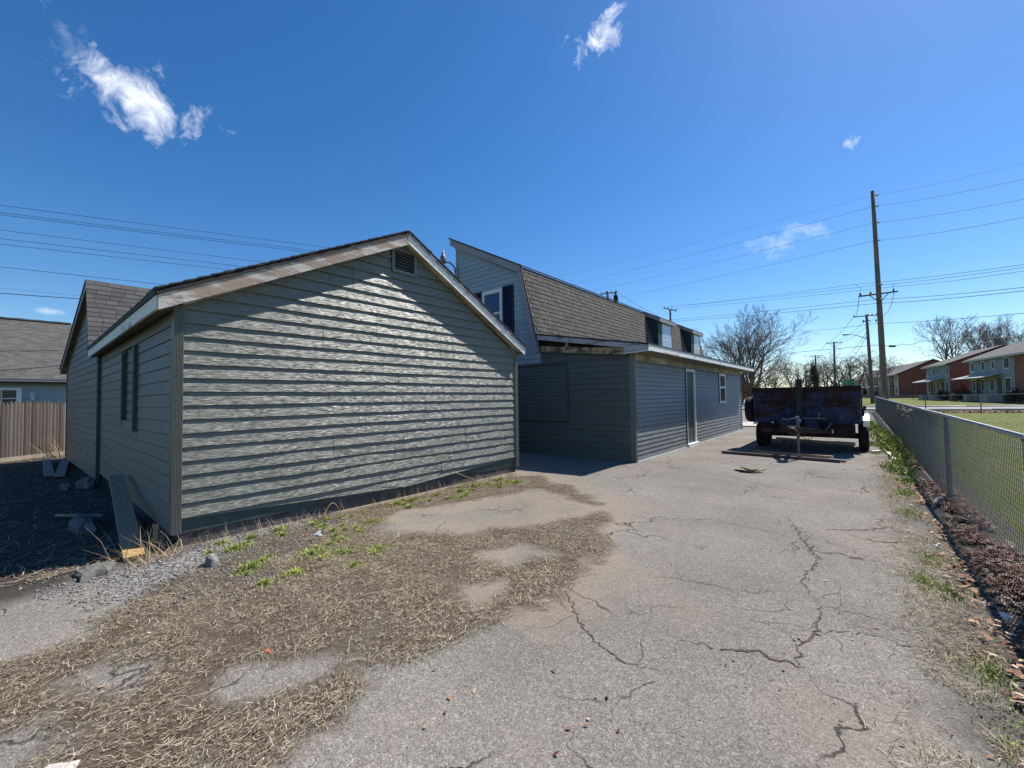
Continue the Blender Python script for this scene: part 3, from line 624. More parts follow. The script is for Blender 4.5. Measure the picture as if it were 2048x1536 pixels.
# ================================================================== HOUSE
XH = -4.21; YH = 9.6
H = thing('house', 'long house with brown shingled mansard roof, green lower siding and pale blue gable siding', 'house', (XH, YH, 0))
mb = MB(); mb.box((-10.45, YH + .02, -.1), (XH - .02, 21.35, 2.6)); mb.box((-10.45, YH + .02, 2.6), (-7.15, 26.7, 3.3))
mb.prism([(-10.45, YH + .02, 3.3), (-7.15, YH + .02, 3.3), (-7.62, YH + .02, 5.3), (-10.45, YH + .02, 6.85)], (0, 17.0, 0)); mb.box((-10.45, 21.35, -.1), (-7.1, 26.7, 2.6)); mb.build('wall_sheathing', M['dark_trim'], H)
low = [(-10.4, -.02), (XH - .02, -.02), (XH - .02, 2.60), (-6.98, 2.90), (-7.0, 2.70), (-10.4, 2.70)]
siding_wall(H, (0, YH, 0), (1, 0, 0), (0, -1, 0), low, .15, .0, 2.60, M['house_green'], [(-7.5,), (-8.2,), (-7.0,)], [(.95, 2.54, -7.9, -6.07)], t=.014, seed=11, rows_per=1, groove=.016)
siding_wall(H, (0, YH, 0), (1, 0, 0), (0, -1, 0), [(-6.98, 2.6), (-4.4, 2.6), (-6.98, 2.9)], .15, 2.6, 2.9, M['house_green'], t=.011, seed=12)
siding_wall(H, (0, YH + .012, 0), (1, 0, 0), (0, -1, 0), [(-7.88, .96), (-6.10, .96), (-6.10, 2.53), (-7.88, 2.53)], .1, .96, 2.53, M['house_green'], t=.013, seed=13, name='infill_board', groove=.016)
for a, b in (((-6.10, .93), (-6.07, 2.56)), ((-7.92, .93), (-7.88, 2.56))):
    mb = MB(); mb.box((a[0], YH - .03, a[1]), (b[0], YH + .01, b[1])); mb.build('infill_trim', M['dark_trim'], H)
mb = MB(); mb.box((-7.9, YH - .035, 2.53), (-6.08, YH + .01, 2.56)); mb.build('infill_trim', M['dark_trim'], H)
uppoly = [(-10.42, 2.60), (-6.99, 2.60), (-6.98, 2.9), (-7.10, 3.37), (-7.62, 5.35), (-10.42, 6.87)]
siding_wall(H, (0, YH + .001, 0), (1, 0, 0), (0, -1, 0), uppoly, .15, 2.60, 6.87, M['pale_blue'], [(-8.1,), (-9.9,), (-7.6,)], [(3.55, 5.05, -9.72, -7.95)], t=.014, seed=14, rows_per=1, groove=.016)
corner(YH - .022, YH + .1, -10.52, -10.42, 2.6, 6.92, 2, M['pale_blue'], H, 'x')
# end window with shutters
wn = MB(); wn.box((-9.25, YH - .03, 3.58), (-8.40, YH + .01, 5.04)); win = wn.build('window', M['white'], H)
mb = MB(); mb.box((-9.15, YH - .034, 4.32), (-8.50, YH - .0305, 4.92)); mb.build('pane', M['pane_blue'], win)
mb = MB(); mb.box((-9.15, YH - .034, 3.66), (-8.50, YH - .0305, 4.24)); mb.build('pane', M['pane_blue'], win)
for x0, x1, z0, z1 in ((-9.25, -9.16, 3.58, 5.04), (-8.49, -8.40, 3.58, 5.04), (-9.16, -8.49, 4.93, 5.04), (-9.16, -8.49, 3.58, 3.66), (-9.16, -8.49, 4.25, 4.31)):
    mb = MB(); mb.box((x0, YH - .06, z0), (x1, YH - .036, z1)); mb.build('sash_rail', M['white'], win)
for x0, x1 in ((-8.38, -7.96), (-9.70, -9.28)):
    mb = MB(); mb.box((x0, YH - .02, 3.62), (x1, YH + .01, 5.08)); sh = mb.build('shutter', M['navy'], H)
    mb = MB()
    for i in range(30):
        z = 3.68 + i * .046; mb.hexa([(x0 + .04, YH - .042, z), (x1 - .04, YH - .042, z), (x1 - .04, YH - .036, z), (x0 + .04, YH - .036, z), (x0 + .04, YH - .026, z + .036), (x1 - .04, YH - .026, z + .036), (x1 - .04, YH - .02, z + .036), (x0 + .04, YH - .02, z + .036)])
    mb.build('shutter_slats', M['navy'], sh)
    mb = MB()
    for a in ((x0, 3.62, x0 + .04, 5.08), (x1 - .04, 3.62, x1, 5.08), (x0 + .04, 5.03, x1 - .04, 5.08), (x0 + .04, 3.62, x1 - .04, 3.67)): mb.box((a[0], YH - .045, a[1]), (a[2], YH - .021, a[3]))
    mb.build('shutter_frame', M['navy'], sh)
# long wall with vinyl courses
siding_wall(H, (XH, 0, 0), (0, 1, 0), (1, 0, 0), [(9.68, .05), (21.36, .05), (21.36, 2.50), (9.68, 2.50)], .1145, .05, 2.50, M['vinyl'], [(), (), (), (16.0,), (17.1,), (18.0,), (18.9,), (20.2,)], [(.05, 2.47, 13.48, 14.46), (1.30, 2.46, 17.52, 18.5)], t=.017, wav=.004, seed=15, rows_per=2, groove=.018)
corner(9.585, 9.70, XH - .1, XH + .02, .0, 2.64, 2, M['sage_trim'], H, 'y')
corner(21.34, 21.42, XH - .1, XH + .02, .0, 2.6, 1, M['vinyl'], H, 'y')
mb = MB(); mb.box((XH - .02, 9.7, -.05), (XH + .012, 13.4, .045)); mb.box((XH - .02, 14.5, -.05), (XH + .012, 21.36, .045)); mb.build('base_flashing', M['white'], H)
mb = MB(); mb.box((XH - .02, 9.7, 2.50), (XH + .008, 21.36, 2.66)); mb.build('frieze_board', M['soffit'], H)
# door, recessed
mb = MB(); mb.box((XH - .10, 13.55, .10), (XH - .14, 14.37, 2.40)); door = mb.build('door', M['white'], H)
mb = MB(); mb.lathe((XH - .10, 13.64, 1.0), (1, 0, 0), [(.0, .06), (.028, .055), (.032, .035), (.015, .02), (.015, 0)], 12); mb.build('handle', M['galv'], door)
fr = MB(); fr.box((XH - .15, 13.50, .06), (XH + .024, 13.57, 2.46)); fr.box((XH - .15, 14.36, .06), (XH + .024, 14.46, 2.46)); fr.box((XH - .15, 13.57, 2.38), (XH + .024, 14.36, 2.46)); fr.build('door_frame', M['white'], H)
mb = MB(); mb.box((XH - .1, 13.42, -.05), (XH + .10, 14.48, .085)); mb.build('door_step', M['white'], H)
mb = MB(); mb.box((XH - .0, 13.46, .085), (XH + .035, 13.495, 2.47)); mb.build('door_casing', M['dark_trim'], H)
# side window
mb = MB(); mb.box((XH - .05, 17.55, 1.32), (XH + .006, 18.48, 2.45)); w2 = mb.build('window', M['steel_dark'], H)
for a in ((17.52, 17.62, 1.30, 2.46), (18.40, 18.50, 1.30, 2.46), (17.62, 18.40, 2.37, 2.46), (17.62, 18.40, 1.30, 1.38), (17.62, 18.40, 1.88, 1.95)):
    mb = MB(); mb.box((XH - .02, a[0], a[2]), (XH + .035, a[1], a[3])); mb.build('window_frame', M['white'], w2)
for z0, z1 in ((1.38, 1.88), (1.95, 2.37)):
    mb = MB(); mb.box((XH + .007, 17.63, z0), (XH + .012, 18.39, z1)); mb.build('pane', M['pane'], w2)
mb = MB(); mb.box((XH, 17.49, 1.30), (XH + .03, 17.515, 2.46)); mb.build('window_casing', M['dark_trim'], H)
# lean-to roof, fascia, soffit, rotten open end
ZE = 2.83; XE = -3.75
mb = MB(); mb.prism([(-7.05, 9.46, 3.42), (XE - .01, 9.46, ZE), (XE - .01, 9.46, ZE + .03), (-7.05, 9.46, 3.45)], (0, 12.6, 0)); mb.build('lean_to_roof', M['membrane'], H)
mb = MB(); mb.hexa([(-7.03, 9.47, 3.27), (-3.80, 9.47, 2.70), (-3.80, 9.50, 2.70), (-7.03, 9.50, 3.27), (-7.03, 9.47, 3.40), (-3.80, 9.47, 2.825), (-3.80, 9.50, 2.825), (-7.03, 9.50, 3.40)]); mb.build('rake_board', M['fascia_grey'], H)
mb = MB(); mb.hexa([(-6.94, YH - .06, 2.915), (-4.36, YH - .06, 2.64), (-4.36, YH + .03, 2.64), (-6.94, YH + .03, 2.915), (-6.94, YH - .06, 3.08), (-4.36, YH - .06, 2.80), (-4.36, YH + .03, 2.80), (-6.94, YH + .03, 3.08)]); mb.build('rotten_beam', M['rotten'], H)
mb = MB(); mb.hexa([(-6.96, YH - .075, 2.885), (-4.36, YH - .075, 2.60), (-4.36, YH + .0, 2.60), (-6.96, YH + .0, 2.885), (-6.96, YH - .075, 2.912), (-4.36, YH - .075, 2.632), (-4.36, YH + .0, 2.632), (-6.96, YH + .0, 2.912)]); mb.build('beam_flashing', M['dark_trim'], H)
mb = MB(); mb.box((-6.13, YH - .04, 2.98), (-6.05, YH + .02, 3.13)); mb.build('cripple_stud', M['wood'], H)
mb = MB(); mb.prism([(-7.0, YH + .06, 2.9), (-4.3, YH + .06, 2.6), (-4.3, YH + .06, 2.86), (-7.0, YH + .06, 3.36)], (0, .02, 0)); mb.build('attic_dark_sheet', M['void'], H)  # flat sheet with the attic's darkness put into its colour
mb = MB(); mb.box((XE - .024, 9.44, 2.685), (XE, 22.0, ZE - .004)); mb.build('eave_fascia', M['fascia_white'], H)
mb = MB(); mb.box((XE - .03, 9.43, ZE - .004), (XE + .012, 22.02, ZE + .02)); mb.build('drip_edge', M['steel_dark'], H)
mb = MB(); mb.box((XH - .02, 9.48, 2.664), (XE - .026, 21.98, 2.682)); mb.build('soffit', M['soffit_dark'], H)
mb = MB(); mb.hexa([(-4.36, 9.425, 2.66), (XE, 9.425, 2.69), (XE, 9.445, 2.69), (-4.36, 9.445, 2.66), (-4.36, 9.425, 2.80), (XE, 9.425, ZE - .006), (XE, 9.445, ZE - .006), (-4.36, 9.445, 2.80)]); mb.build('fascia_return', M['fascia_grey'], H)
mb = MB(); mb.hexa([(-4.38, 9.38, 2.645), (XE + .006, 9.40, 2.672), (XE + .006, 9.5, 2.672), (-4.38, 9.5, 2.645), (-4.38, 9.38, 2.662), (XE + .006, 9.40, 2.689), (XE + .006, 9.5, 2.689), (-4.38, 9.5, 2.662)]); mb.build('fascia_return', M['white'], H)
# mansard slope: shingle tabs
MT = Vector((-7.57, 9.47, 5.50)); MBm = Vector((-7.03, 9.47, 3.40)); msv = (MBm - MT); ML = msv.length; msv.normalize(); mnv = Vector((-msv.z, 0, msv.x))
if mnv.x < 0: mnv = -mnv
mb = MB(); mb.prism([MT, MBm, MBm - mnv * .04, MT - mnv * .04], (0, 17.3, 0)); mb.build('mansard_deck', M['membrane'], H)
NR = 15; EX = ML / NR; TW = .17; NC = 20
tab = MB(); bl = MT + msv * EX; b_ = bl + mnv * .014; t_ = MT + mnv * .002; run = Vector((0, 1, 0))
tab.add([b_, b_ + run * (TW - .013), t_ + run * (TW - .013), t_, bl, bl + run * (TW - .013)], [(0, 1, 2, 3), (4, 5, 1, 0), (4, 0, 3), (1, 5, 2)])
t0 = tab.build('shingle', M['shingle'], H); rr = random.Random(5)
for i in range(NR):
    for k in range(NC):
        if i == 0 and k == 0: continue
        off = msv * (EX * i) + run * (TW * k + (TW / 2 if i % 2 else 0) + rr.uniform(-.006, .006)) + mnv * rr.uniform(0, .005)
        clone(t0, off, H)
mb = MB()
for i in range(NR):
    u = TW * NC + (TW / 2 if i % 2 else 0)
    while u < 17.2:
        a = msv * (EX * i) + run * u + mnv * rr.uniform(0, .005); mb.add([v + a for v in (b_, b_ + run * (TW - .013), t_ + run * (TW - .013), t_, bl, bl + run * (TW - .013))], [(0, 1, 2, 3), (4, 5, 1, 0), (4, 0, 3), (1, 5, 2)]); u += TW
tag(mb.build('shingle_courses', M['shingle_far'], H), kind='stuff')
# upper roof, trims
mb = MB(); mb.prism([(-10.72, 9.42, 7.15), (-7.52, 9.42, 5.50), (-7.52, 9.42, 5.54), (-10.72, 9.42, 7.20)], (0, 17.4, 0)); mb.build('upper_roof', M['drip'], H)
mb = MB(); mb.hexa([(-10.66, 9.45, 6.90), (-7.66, 9.45, 5.34), (-7.66, 9.49, 5.34), (-10.66, 9.49, 6.90), (-10.66, 9.45, 7.12), (-7.58, 9.45, 5.53), (-7.58, 9.49, 5.53), (-10.66, 9.49, 7.12)]); mb.build('rake_board', M['mauve'], H)
mb = MB(); mb.hexa([(-7.14, 9.45, 2.93), (-6.97, 9.45, 2.90), (-6.97, 9.49, 2.90), (-7.14, 9.49, 2.93), (-7.70, 9.45, 5.36), (-7.58, 9.45, 5.50), (-7.58, 9.49, 5.50), (-7.70, 9.49, 5.36)]); mb.build('rake_board', M['mauve'], H)
mb = MB(); mb.hexa([(-7.035, 9.44, 3.30), (-7.005, 9.44, 3.30), (-7.005, 9.48, 3.30), (-7.035, 9.48, 3.30), (-7.585, 9.44, 5.54), (-7.555, 9.44, 5.54), (-7.555, 9.48, 5.54), (-7.585, 9.48, 5.54)]); mb.build('drip_edge', M['drip'], H)
mb = MB(); mb.hexa([(-10.5, YH + .0, 6.7), (-7.7, YH + .0, 5.3), (-7.7, 9.5, 5.3), (-10.5, 9.5, 6.8), (-10.5, YH + .0, 6.72), (-7.7, YH + .0, 5.32), (-7.7, 9.5, 5.32), (-10.5, 9.5, 6.82)]); mb.build('rake_soffit', M['pale_blue'], H)
# two dormers
for Y0, Y1, F0, F1 in ((18.75, 20.5, 18.66, 20.75), (23.6, 25.15, 23.5, 25.45)):
    xf = -7.0; mb = MB(); mb.prism([(xf, Y0, 3.45), (xf, Y0, 5.22), (-7.60, Y0, 5.45), (-7.05, Y0, 3.42)], (0, Y1 - Y0, 0)); dm = mb.build('dormer', M['teal_dark'], H)
    mb = MB()
    for i in range(12):
        z = 3.5 + i * .145; xb = -7.02 - (z - 3.4) * .265; mb.hexa([(xb, Y0 - .012, z), (xf, Y0 - .012, z), (xf, Y0, z), (xb, Y0, z), (xb, Y0 - .003, z + .14), (xf, Y0 - .003, z + .14), (xf, Y0, z + .14), (xb, Y0, z + .14)])
    mb.build('cheek_siding', M['teal_dark'], dm)
    mb = MB(); mb.box((xf, Y0 - .03, 3.44), (xf + .03, Y0 + .12, 5.2)); mb.box((xf, Y1 - .06, 3.44), (xf + .03, Y1 + .02, 5.2)); mb.build('dormer_corner', M['green_dark'], dm)
    mb = MB(); mb.box((xf + .002, Y0 + .13, 3.62), (xf + .02, Y0 + .46, 4.98)); mb.build('shutter', M['green_dark'], dm)
    mb = MB(); mb.box((xf + .003, Y0 + .47, 3.62), (xf + .03, Y1 - .08, 5.0)); mb.build('window_frame', M['white'], dm)
    ym = (Y0 + .47 + Y1 - .08) / 2
    for z0, z1 in ((3.70, 4.26), (4.34, 4.93)):
        mb = MB(); mb.box((xf + .031, Y0 + .56, z0), (xf + .036, Y1 - .16, z1)); mb.build('pane', M['pane_curtain'], dm)
    mb = MB(); mb.prism([(-6.86, F0, 5.16), (-7.62, F0, 5.50), (-7.62, F0, 5.55), (-6.86, F0, 5.21)], (0, F1 - F0, 0)); mb.build('dormer_roof', M['drip'], dm)
    mb = MB(); mb.box((-6.875, F0, 5.01), (-6.85, F1, 5.165)); mb.hexa([(-7.60, F0 - .02, 5.36), (-6.85, F0 - .02, 5.01), (-6.85, F0, 5.01), (-7.60, F0, 5.36), (-7.60, F0 - .02, 5.52), (-6.85, F0 - .02, 5.165), (-6.85, F0, 5.165), (-7.60, F0, 5.52)]); mb.build('dormer_fascia', M['mauve'], dm)
    mb = MB(); mb.box((-7.3, F0 + .02, 5.02), (-6.876, F1 - .02, 5.035)); mb.build('dormer_soffit', M['soffit_dark'], dm)
# yard lamp on the gable corner
L = thing('security_lamp', 'small grey yard lamp with photocell on bent arm beside the gable peak', 'lamp', (-10.5, 9.55, 5.95))
mb = MB(); mb.tube([(-10.5, 9.56, 5.95), (-10.52, 9.50, 6.15), (-10.66, 9.44, 6.3), (-10.88, 9.42, 6.38)], .03, 8); mb.build('arm', M['galv_dull'], L, smooth=True)
mb = MB(); mb.lathe((-11.0, 9.42, 6.36), (0, 0, 1), [(0, 0), (.10, 0), (.11, .05), (.10, .22), (.06, .28), (.05, .33), (.0, .34)], 14); mb.build('lamp_head', M['insul'], L, smooth=True)
mb = MB(); mb.lathe((-11.0, 9.42, 6.69), (0, 0, 1), [(.05, 0), (.05, .07), (.03, .11), (0, .115)], 12); mb.build('photocell', M['white_glass'], L, smooth=True)
mb = MB(); mb.box((-10.56, 9.54, 5.75), (-10.42, 9.60, 6.1)); mb.build('bracket', M['mauve'], L)

# ================================================================== CHAIN LINK FENCES
def chain_bay(length, h, w=.056, r=.0022, vertical=(0, 0, 1), along=(0, 1, 0), out=(1, 0, 0)):
    A_, O_ = np.array(along, float), np.array(out, float); nw = int(round(length / w)); p = w * .9; ns = int(h / (p / 2)); V = []; F = []
    ang = [math.pi / 2, math.pi / 2 + 2.094, math.pi / 2 + 4.189]; base = 0
    for i in range(nw):
        for k in range(ns + 1):
            s_ = 1 if k % 2 == 0 else -1; u = (i + .5) * w + s_ * w * .52; z = .03 + k * p / 2; c = A_ * u + np.array([0, 0, z]) + O_ * (.003 * s_)
            for a in ang: V.append(c + A_ * (math.cos(a) * r) * 1.3 + O_ * (math.sin(a) * r))
        for k in range(ns):
            for q in range(3):
                q2 = (q + 1) % 3; F.append((base + k * 3 + q, base + k * 3 + q2, base + k * 3 + 3 + q2, base + k * 3 + 3 + q))
        base += (ns + 1) * 3
    return np.array(V), np.array(F)
FX = .97
CF = thing('chain_link_fence', 'long chain link fence along the right edge of the driveway', 'fence', (FX, 2.8, 0))
ps = [1.02 + 3.95 * i for i in range(12)] + [46.4]
mb = MB(); mb.tube([(FX, ps[0], -.2), (FX, ps[0], 1.235)], .030, 10); mb.lathe((FX, ps[0], 1.235), (0, 0, 1), [(.034, -.03), (.034, .0), (.02, .025), (0, .03)], 10)
post0 = mb.build('post', M['galv_dull'], CF, smooth=True)
for y in ps[1:]: clone(post0, (0, y - ps[0], 0), CF)
mb = MB(); mb.tube([(FX, ps[0], 1.235), (FX, ps[-1], 1.30)], .021, 8); mb.build('top_rail', M['galv'], CF, smooth=True)
V_, F_ = chain_bay(3.95, 1.235, .054, .0030); me0 = fast_mesh('mesh_panel', V_ + np.array([FX - .035, ps[0], 0]), F_, M['mesh'], CF)
for i in range(1, len(ps) - 2): clone(me0, (0, ps[i] - ps[0], .004 * i), CF)
BF = thing('chain_link_fence', 'low chain link fence facing the street across the lawn', 'fence', (FX, 46.4, 0))
bxs = [1.0 + 2.95 * i for i in range(0, 14)]
for i, x in enumerate(bxs):
    mb = MB(); mb.tube([(x, 46.4, terr(x, 46) - .2), (x, 46.4, terr(x, 46) + 1.28)], .036, 8); mb.build('post', M['galv_dull'], BF, smooth=True)
mb = MB(); mb.tube([(bxs[0], 46.4, 1.30), (bxs[-1], 46.4, terr(bxs[-1], 46) + 1.28)], .024, 6); mb.build('top_rail', M['galv'], BF, smooth=True)
V_, F_ = chain_bay(2.95, 1.22, .09, .002, along=(1, 0, 0), out=(0, 1, 0)); b0 = fast_mesh('mesh_panel', V_ + np.array([bxs[0], 46.36, .0]), F_, M['mesh'], BF)
for i in range(1, len(bxs) - 1): clone(b0, (bxs[i] - bxs[0], 0, terr(bxs[i], 46)), BF)

# ================================================================== WOOD PICKET FENCE
WF = thing('picket_fence', 'weathered brown wooden stockade fence behind the garage', 'fence', (-21.4, .9, -.14))
fa = Vector((-21.35, 1.0, -.13)); fdv = Vector((.62, -.785, 0)).normalized(); nrm = Vector((.785, .62, 0)); rr = random.Random(3)
for i in range(37):
    c = fa + fdv * (.05 + .1 * i); h = 1.80 + rr.uniform(-.05, .05); w = .046; mb = MB(); z0 = c.z + .05; tw = rr.uniform(-.008, .008)
    pr = [(-w, z0), (w, z0), (w, z0 + h - .10), (w * .45, z0 + h - .02), (0, z0 + h), (-w * .45, z0 + h - .02), (-w, z0 + h - .10)]
    # half-round face
    fr_, bk_ = [], []
    for u, z in pr: fr_.append(c + fdv * u + nrm * (.012 + tw + .012 * (1 - abs(u) / w)) + Vector((0, 0, z - c.z))); bk_.append(c + fdv * u - nrm * .012 + Vector((0, 0, z - c.z)))
    mid0 = c + nrm * (.034 + tw) + Vector((0, 0, z0 - c.z)); n = len(pr); mid1 = c + nrm * (.03 + tw) + Vector((0, 0, z0 + h - .12 - c.z))
    mb.add(fr_ + bk_ + [mid0, mid1], [(0, 14, 15, 6), (14, 1, 2, 15), (15, 2, 3, 4), (15, 4, 5, 6), tuple(reversed(range(n, 2 * n)))] + [(i2, n + i2, n + (i2 + 1) % n, (i2 + 1) % n) for i2 in range(n)])
    mb.build('picket', M['picket'], WF)
for z in (.35, 1.45):
    mb = MB(); p = fa - nrm * .05 + Vector((0, 0, z)); mb.beam(p, p + fdv * 3.7, .05, .09); mb.build('rail', M['picket'], WF)
mb = MB(); p = fa + nrm * .05 + Vector((0, 0, .06)); mb.beam(p, p + fdv * 3.7, .03, .14); mb.build('gravel_board', M['old_plank'], WF)
for a in (.2, 2.4): 
    mb = MB(); p = fa - nrm * .12 + fdv * a; mb.beam(p, p + Vector((0, 0, 1.6)), .09, .09, upv=(1, 0, 0)); mb.build('fence_post', M['picket'], WF)
# scroll ornament behind the fence top
SO = MB()
oc = fa + fdv * 3.5 + nrm * .06 + Vector((0, 0, 1.78))
for sgn in (-1, 1):
    SO.tube([oc + fdv * sgn * (.02 + .20 * math.sin(t * 1.0) * (1 - t / 9)) * 1.0 + Vector((0, 0, .10 * math.cos(t * 1.3))) for t in [k * .5 for k in range(10)]], .012, 6)
SO.tube([oc + Vector((0, 0, -.1)), oc + Vector((0, 0, .13))], .012, 6)
tag(SO.build('scroll_ornament', M['steel_dark'], loc=oc, smooth=True), 'dark wrought iron scroll fixed on top of the wooden stockade fence', 'ornament')

# ================================================================== NEIGHBOUR HOUSE at left
NH = thing('neighbour_house', 'pale blue house with broad grey shingle roof behind the wooden fence', 'house', (-30, 0, 0))
XN = -30; y0, y1 = -14, 9
mb = MB(); mb.box((XN - .02, y0, -.3), (XN - 9, y1, 2.7)); mb.build('wall', M['pale_blue'], NH)
siding_wall(NH, (XN, 0, 0), (0, 1, 0), (1, 0, 0), [(y0, .0), (y1, 0), (y1, 2.6), (y0, 2.6)], .11, .9, 2.6, M['pale_blue'], holes=[(.9, 2.42, -2.2, .0)], t=.012, seed=21)
Q0 = Vector((XN - 4.4, y0 - .3, 6.22)); Q1 = Vector((XN + .35, y0 - .3, 2.86)); qs = (Q1 - Q0); ql = qs.length; qs.normalize(); qn = Vector((-qs.z, 0, qs.x)); qn = qn if qn.x > 0 else -qn
mb = MB(); mb.prism([Q0, Q1, Q1 - qn * .12, Q0 - qn * .12], (0, y1 - y0 + .6, 0)); mb.prism([Q0, Q0 - qn * .12, Vector((XN - 9.2, y0 - .3, 2.8)), Vector((XN - 9.2, y0 - .3, 2.95))], (0, y1 - y0 + .6, 0)); mb.build('roof', M['membrane'], NH)
shingle_field(Q0, qs, qn, (0, 1, 0), 40, ql / 40, y1 - y0 + .6, .32, M['shingle_grey'], NH, 9, skip=8)
mb = MB()
for i in range(45): mb.box((Q0.x - .13, y0 + .35 * i, 6.20), (Q0.x + .13, y0 + .35 * i + .345, 6.27 + .012 * (i % 2)))
mb.build('ridge_cap', M['shingle_grey'], NH)
mb = MB(); mb.box((XN + .35, y0 - .3, 2.72), (XN + .46, y1, 2.83)); mb.box((XN + .345, y0 - .3, 2.822), (XN + .475, y1, 2.846)); mb.build('gutter', M['mauve'], NH)
mb = MB(); mb.box((XN, y0, 2.60), (XN + .34, y1, 2.63)); mb.build('soffit', M['soffit_dark'], NH)
mb = MB(); mb.box((XN - .03, -2.2, .8), (XN + .01, -.02, 2.44)); w3 = mb.build('window', M['white'], NH)
for a in ((-2.2, -2.05, .8, 2.44), (-.16, -.0, .8, 2.44), (-2.05, -.16, 2.32, 2.44), (-1.0, -.96, .9, 2.32), (-.62, -.58, .9, 2.32), (-2.05, -.16, 1.92, 1.96), (-2.05, -.16, 1.52, 1.56)):
    mb = MB(); mb.box((XN + .012, a[0], a[2]), (XN + .05, a[1], a[3])); mb.build('glazing_bar', M['white'], w3)
mb = MB(); mb.box((XN + .011, -2.05, .9), (XN + .016, -.16, 2.32)); mb.build('pane', M['pane'], w3)
WL = thing('wall_lantern', 'small white lantern on the pale blue house wall', 'lamp', (XN + .02, .33, 2.05))
mb = MB(); mb.box((XN + .014, .25, 1.98), (XN + .05, .41, 2.22)); mb.build('back_plate', M['white'], WL)
mb = MB(); mb.lathe((XN + .14, .33, 1.84), (0, 0, 1), [(0, 0), (.05, .02), (.08, .22), (.10, .24), (.02, .36), (0, .37)], 10); mb.build('lantern', M['white_glass'], WL)

# ================================================================== DUMP TRAILER
T = thing('dump_trailer', 'rusty blue steel dump trailer parked with its tongue towards us', 'trailer', (-1.2, 14.4, 0))
bx0, bx1, by0, by1, bz0, bz1 = -2.43, .0, 14.0, 18.2, .80, 1.80
t_ = .04
def panel(a, b, name='side_panel', mat='rustblue'):
    mb = MB(); mb.box(a, b); return mb.build(name, M[mat], T)
panel((bx0, by0, bz0), (bx1, by0 + t_, bz1 - .14), 'front_panel'); panel((bx0, by1 - t_, bz0), (bx1, by1, bz1 - .14), 'tailgate')
panel((bx0, by0 + t_, bz0), (bx0 + t_, by1 - t_, bz1 - .14)); panel((bx1 - t_, by0 + t_, bz0), (bx1, by1 - t_, bz1 - .14)); panel((bx0 + t_, by0 + t_, bz0), (bx1 - t_, by1 - t_, bz0 + .05), 'bed_floor')
mb = MB(); mb.box((bx0 - .03, by0 - .05, bz1 - .14), (bx1 + .03, by0 + .10, bz1)); mb.box((bx0 - .03, by1 - .1, bz1 - .14), (bx1 + .03, by1 + .04, bz1))
mb.box((bx0 - .03, by0 + .10, bz1 - .14), (bx0 + .09, by1 - .1, bz1)); mb.box((bx1 - .09, by0 + .10, bz1 - .14), (bx1 + .03, by1 - .1, bz1)); mb.build('top_rail', M['rust'], T)
for x in (bx0, -1.62, -.84, bx1 - .08):
    mb = MB(); mb.box((x, by0 - .035, bz0), (x + .08, by0 - .002, bz1 - .142)); mb.build('front_rib', M['rustblue'], T)
for sx in (bx0 - .036, bx1 + .002):
    for k in range(6):
        mb = MB(); mb.box((sx, by0 + .15 + k * .76, bz0), (sx + .034, by0 + .24 + k * .76, bz1 - .142)); mb.build('side_rib', M['rustblue'], T)
for cx in (-1.9, -.5):
    mb = MB(); n_ = 18; mb.prism([(cx + .32 * math.cos(6.283 * k / n_), by0 - .004, 1.36 + .10 * math.sin(6.283 * k / n_)) for k in range(n_)], (0, -.012, 0)); mb.build('stamped_plate', M['rust'], T)
mb = MB(); mb.box((bx0 + .02, by0 - .03, bz0), (bx1 - .02, by0 - .037, bz0 + .07)); mb.build('lower_flange', M['rustblue'], T)
mb = MB(); mb.box((-1.37, by0 - .16, .78), (-1.22, by0 - .04, 2.02)); mb.build('mast_post', M['black_paint'], T)
mb = MB()
for x in (-1.95, -.55): mb.box((x, by0 - .1, .50), (x + .1, by1 - .1, .79))
mb.box((-2.25, by0 - .13, .46), (-.12, by0 - .105, .80)); mb.box((-2.2, by1 - .3, .5), (-.2, by1 - .2, .79)); mb.build('frame', M['rust'], T)
mb = MB(); mb.box((-2.22, by0 - .16, .53), (-1.85, by0 - .132, .64)); mb.build('marker_board', M['red_board'], T)
mb = MB(); mb.box((-.55, by0 - .16, .46), (-.15, by0 - .132, .60)); mb.build('bumper_plate', M['rust'], T)
for x in (-1.52, -.98, -.62):
    mb = MB(); mb.box((x, by0 - .175, .55), (x + .05, by0 - .161, .65)); mb.build('reflector', M['pvc'], T)
# tongue, coupler, jack, tool boxes
mb = MB(); mb.beam((-1.95, by0 - .1, .60), (-1.33, by0 - 1.75, .71), .08, .12); mb.beam((-.62, by0 - .1, .60), (-1.25, by0 - 1.75, .71), .08, .12); mb.beam((-1.29, by0 - .1, .6), (-1.29, by0 - 1.7, .70), .08, .1); mb.build('tongue', M['rust'], T)
mb = MB(); mb.lathe((-1.29, by0 - 1.9, .70), (0, -1, 0), [(0, -.2), (.09, -.18), (.105, -.04), (.10, .04), (.075, .10), (0, .11)], 12); mb.box((-1.40, by0 - 1.86, .76), (-1.18, by0 - 1.66, .81)); mb.beam((-1.27, by0 - 1.8, .84), (-1.05, by0 - 1.74, .78), .03, .02); mb.build('coupler', M['rust'], T, smooth=False)
mb = MB(); mb.tube([(-1.29, by0 - .78, .02), (-1.29, by0 - .78, .60)], .035, 10); jk = mb.build('jack', M['galv_dull'], T)
mb = MB(); mb.tube([(-1.29, by0 - .78, .5), (-1.29, by0 - .78, 1.02)], .045, 10); mb.lathe((-1.24, by0 - .82, .90), (0, -1, 0), [(0, -.01), (.045, 0), (.045, .03), (0, .035)], 10); mb.build('jack_tube', M['galv_dull'], jk)
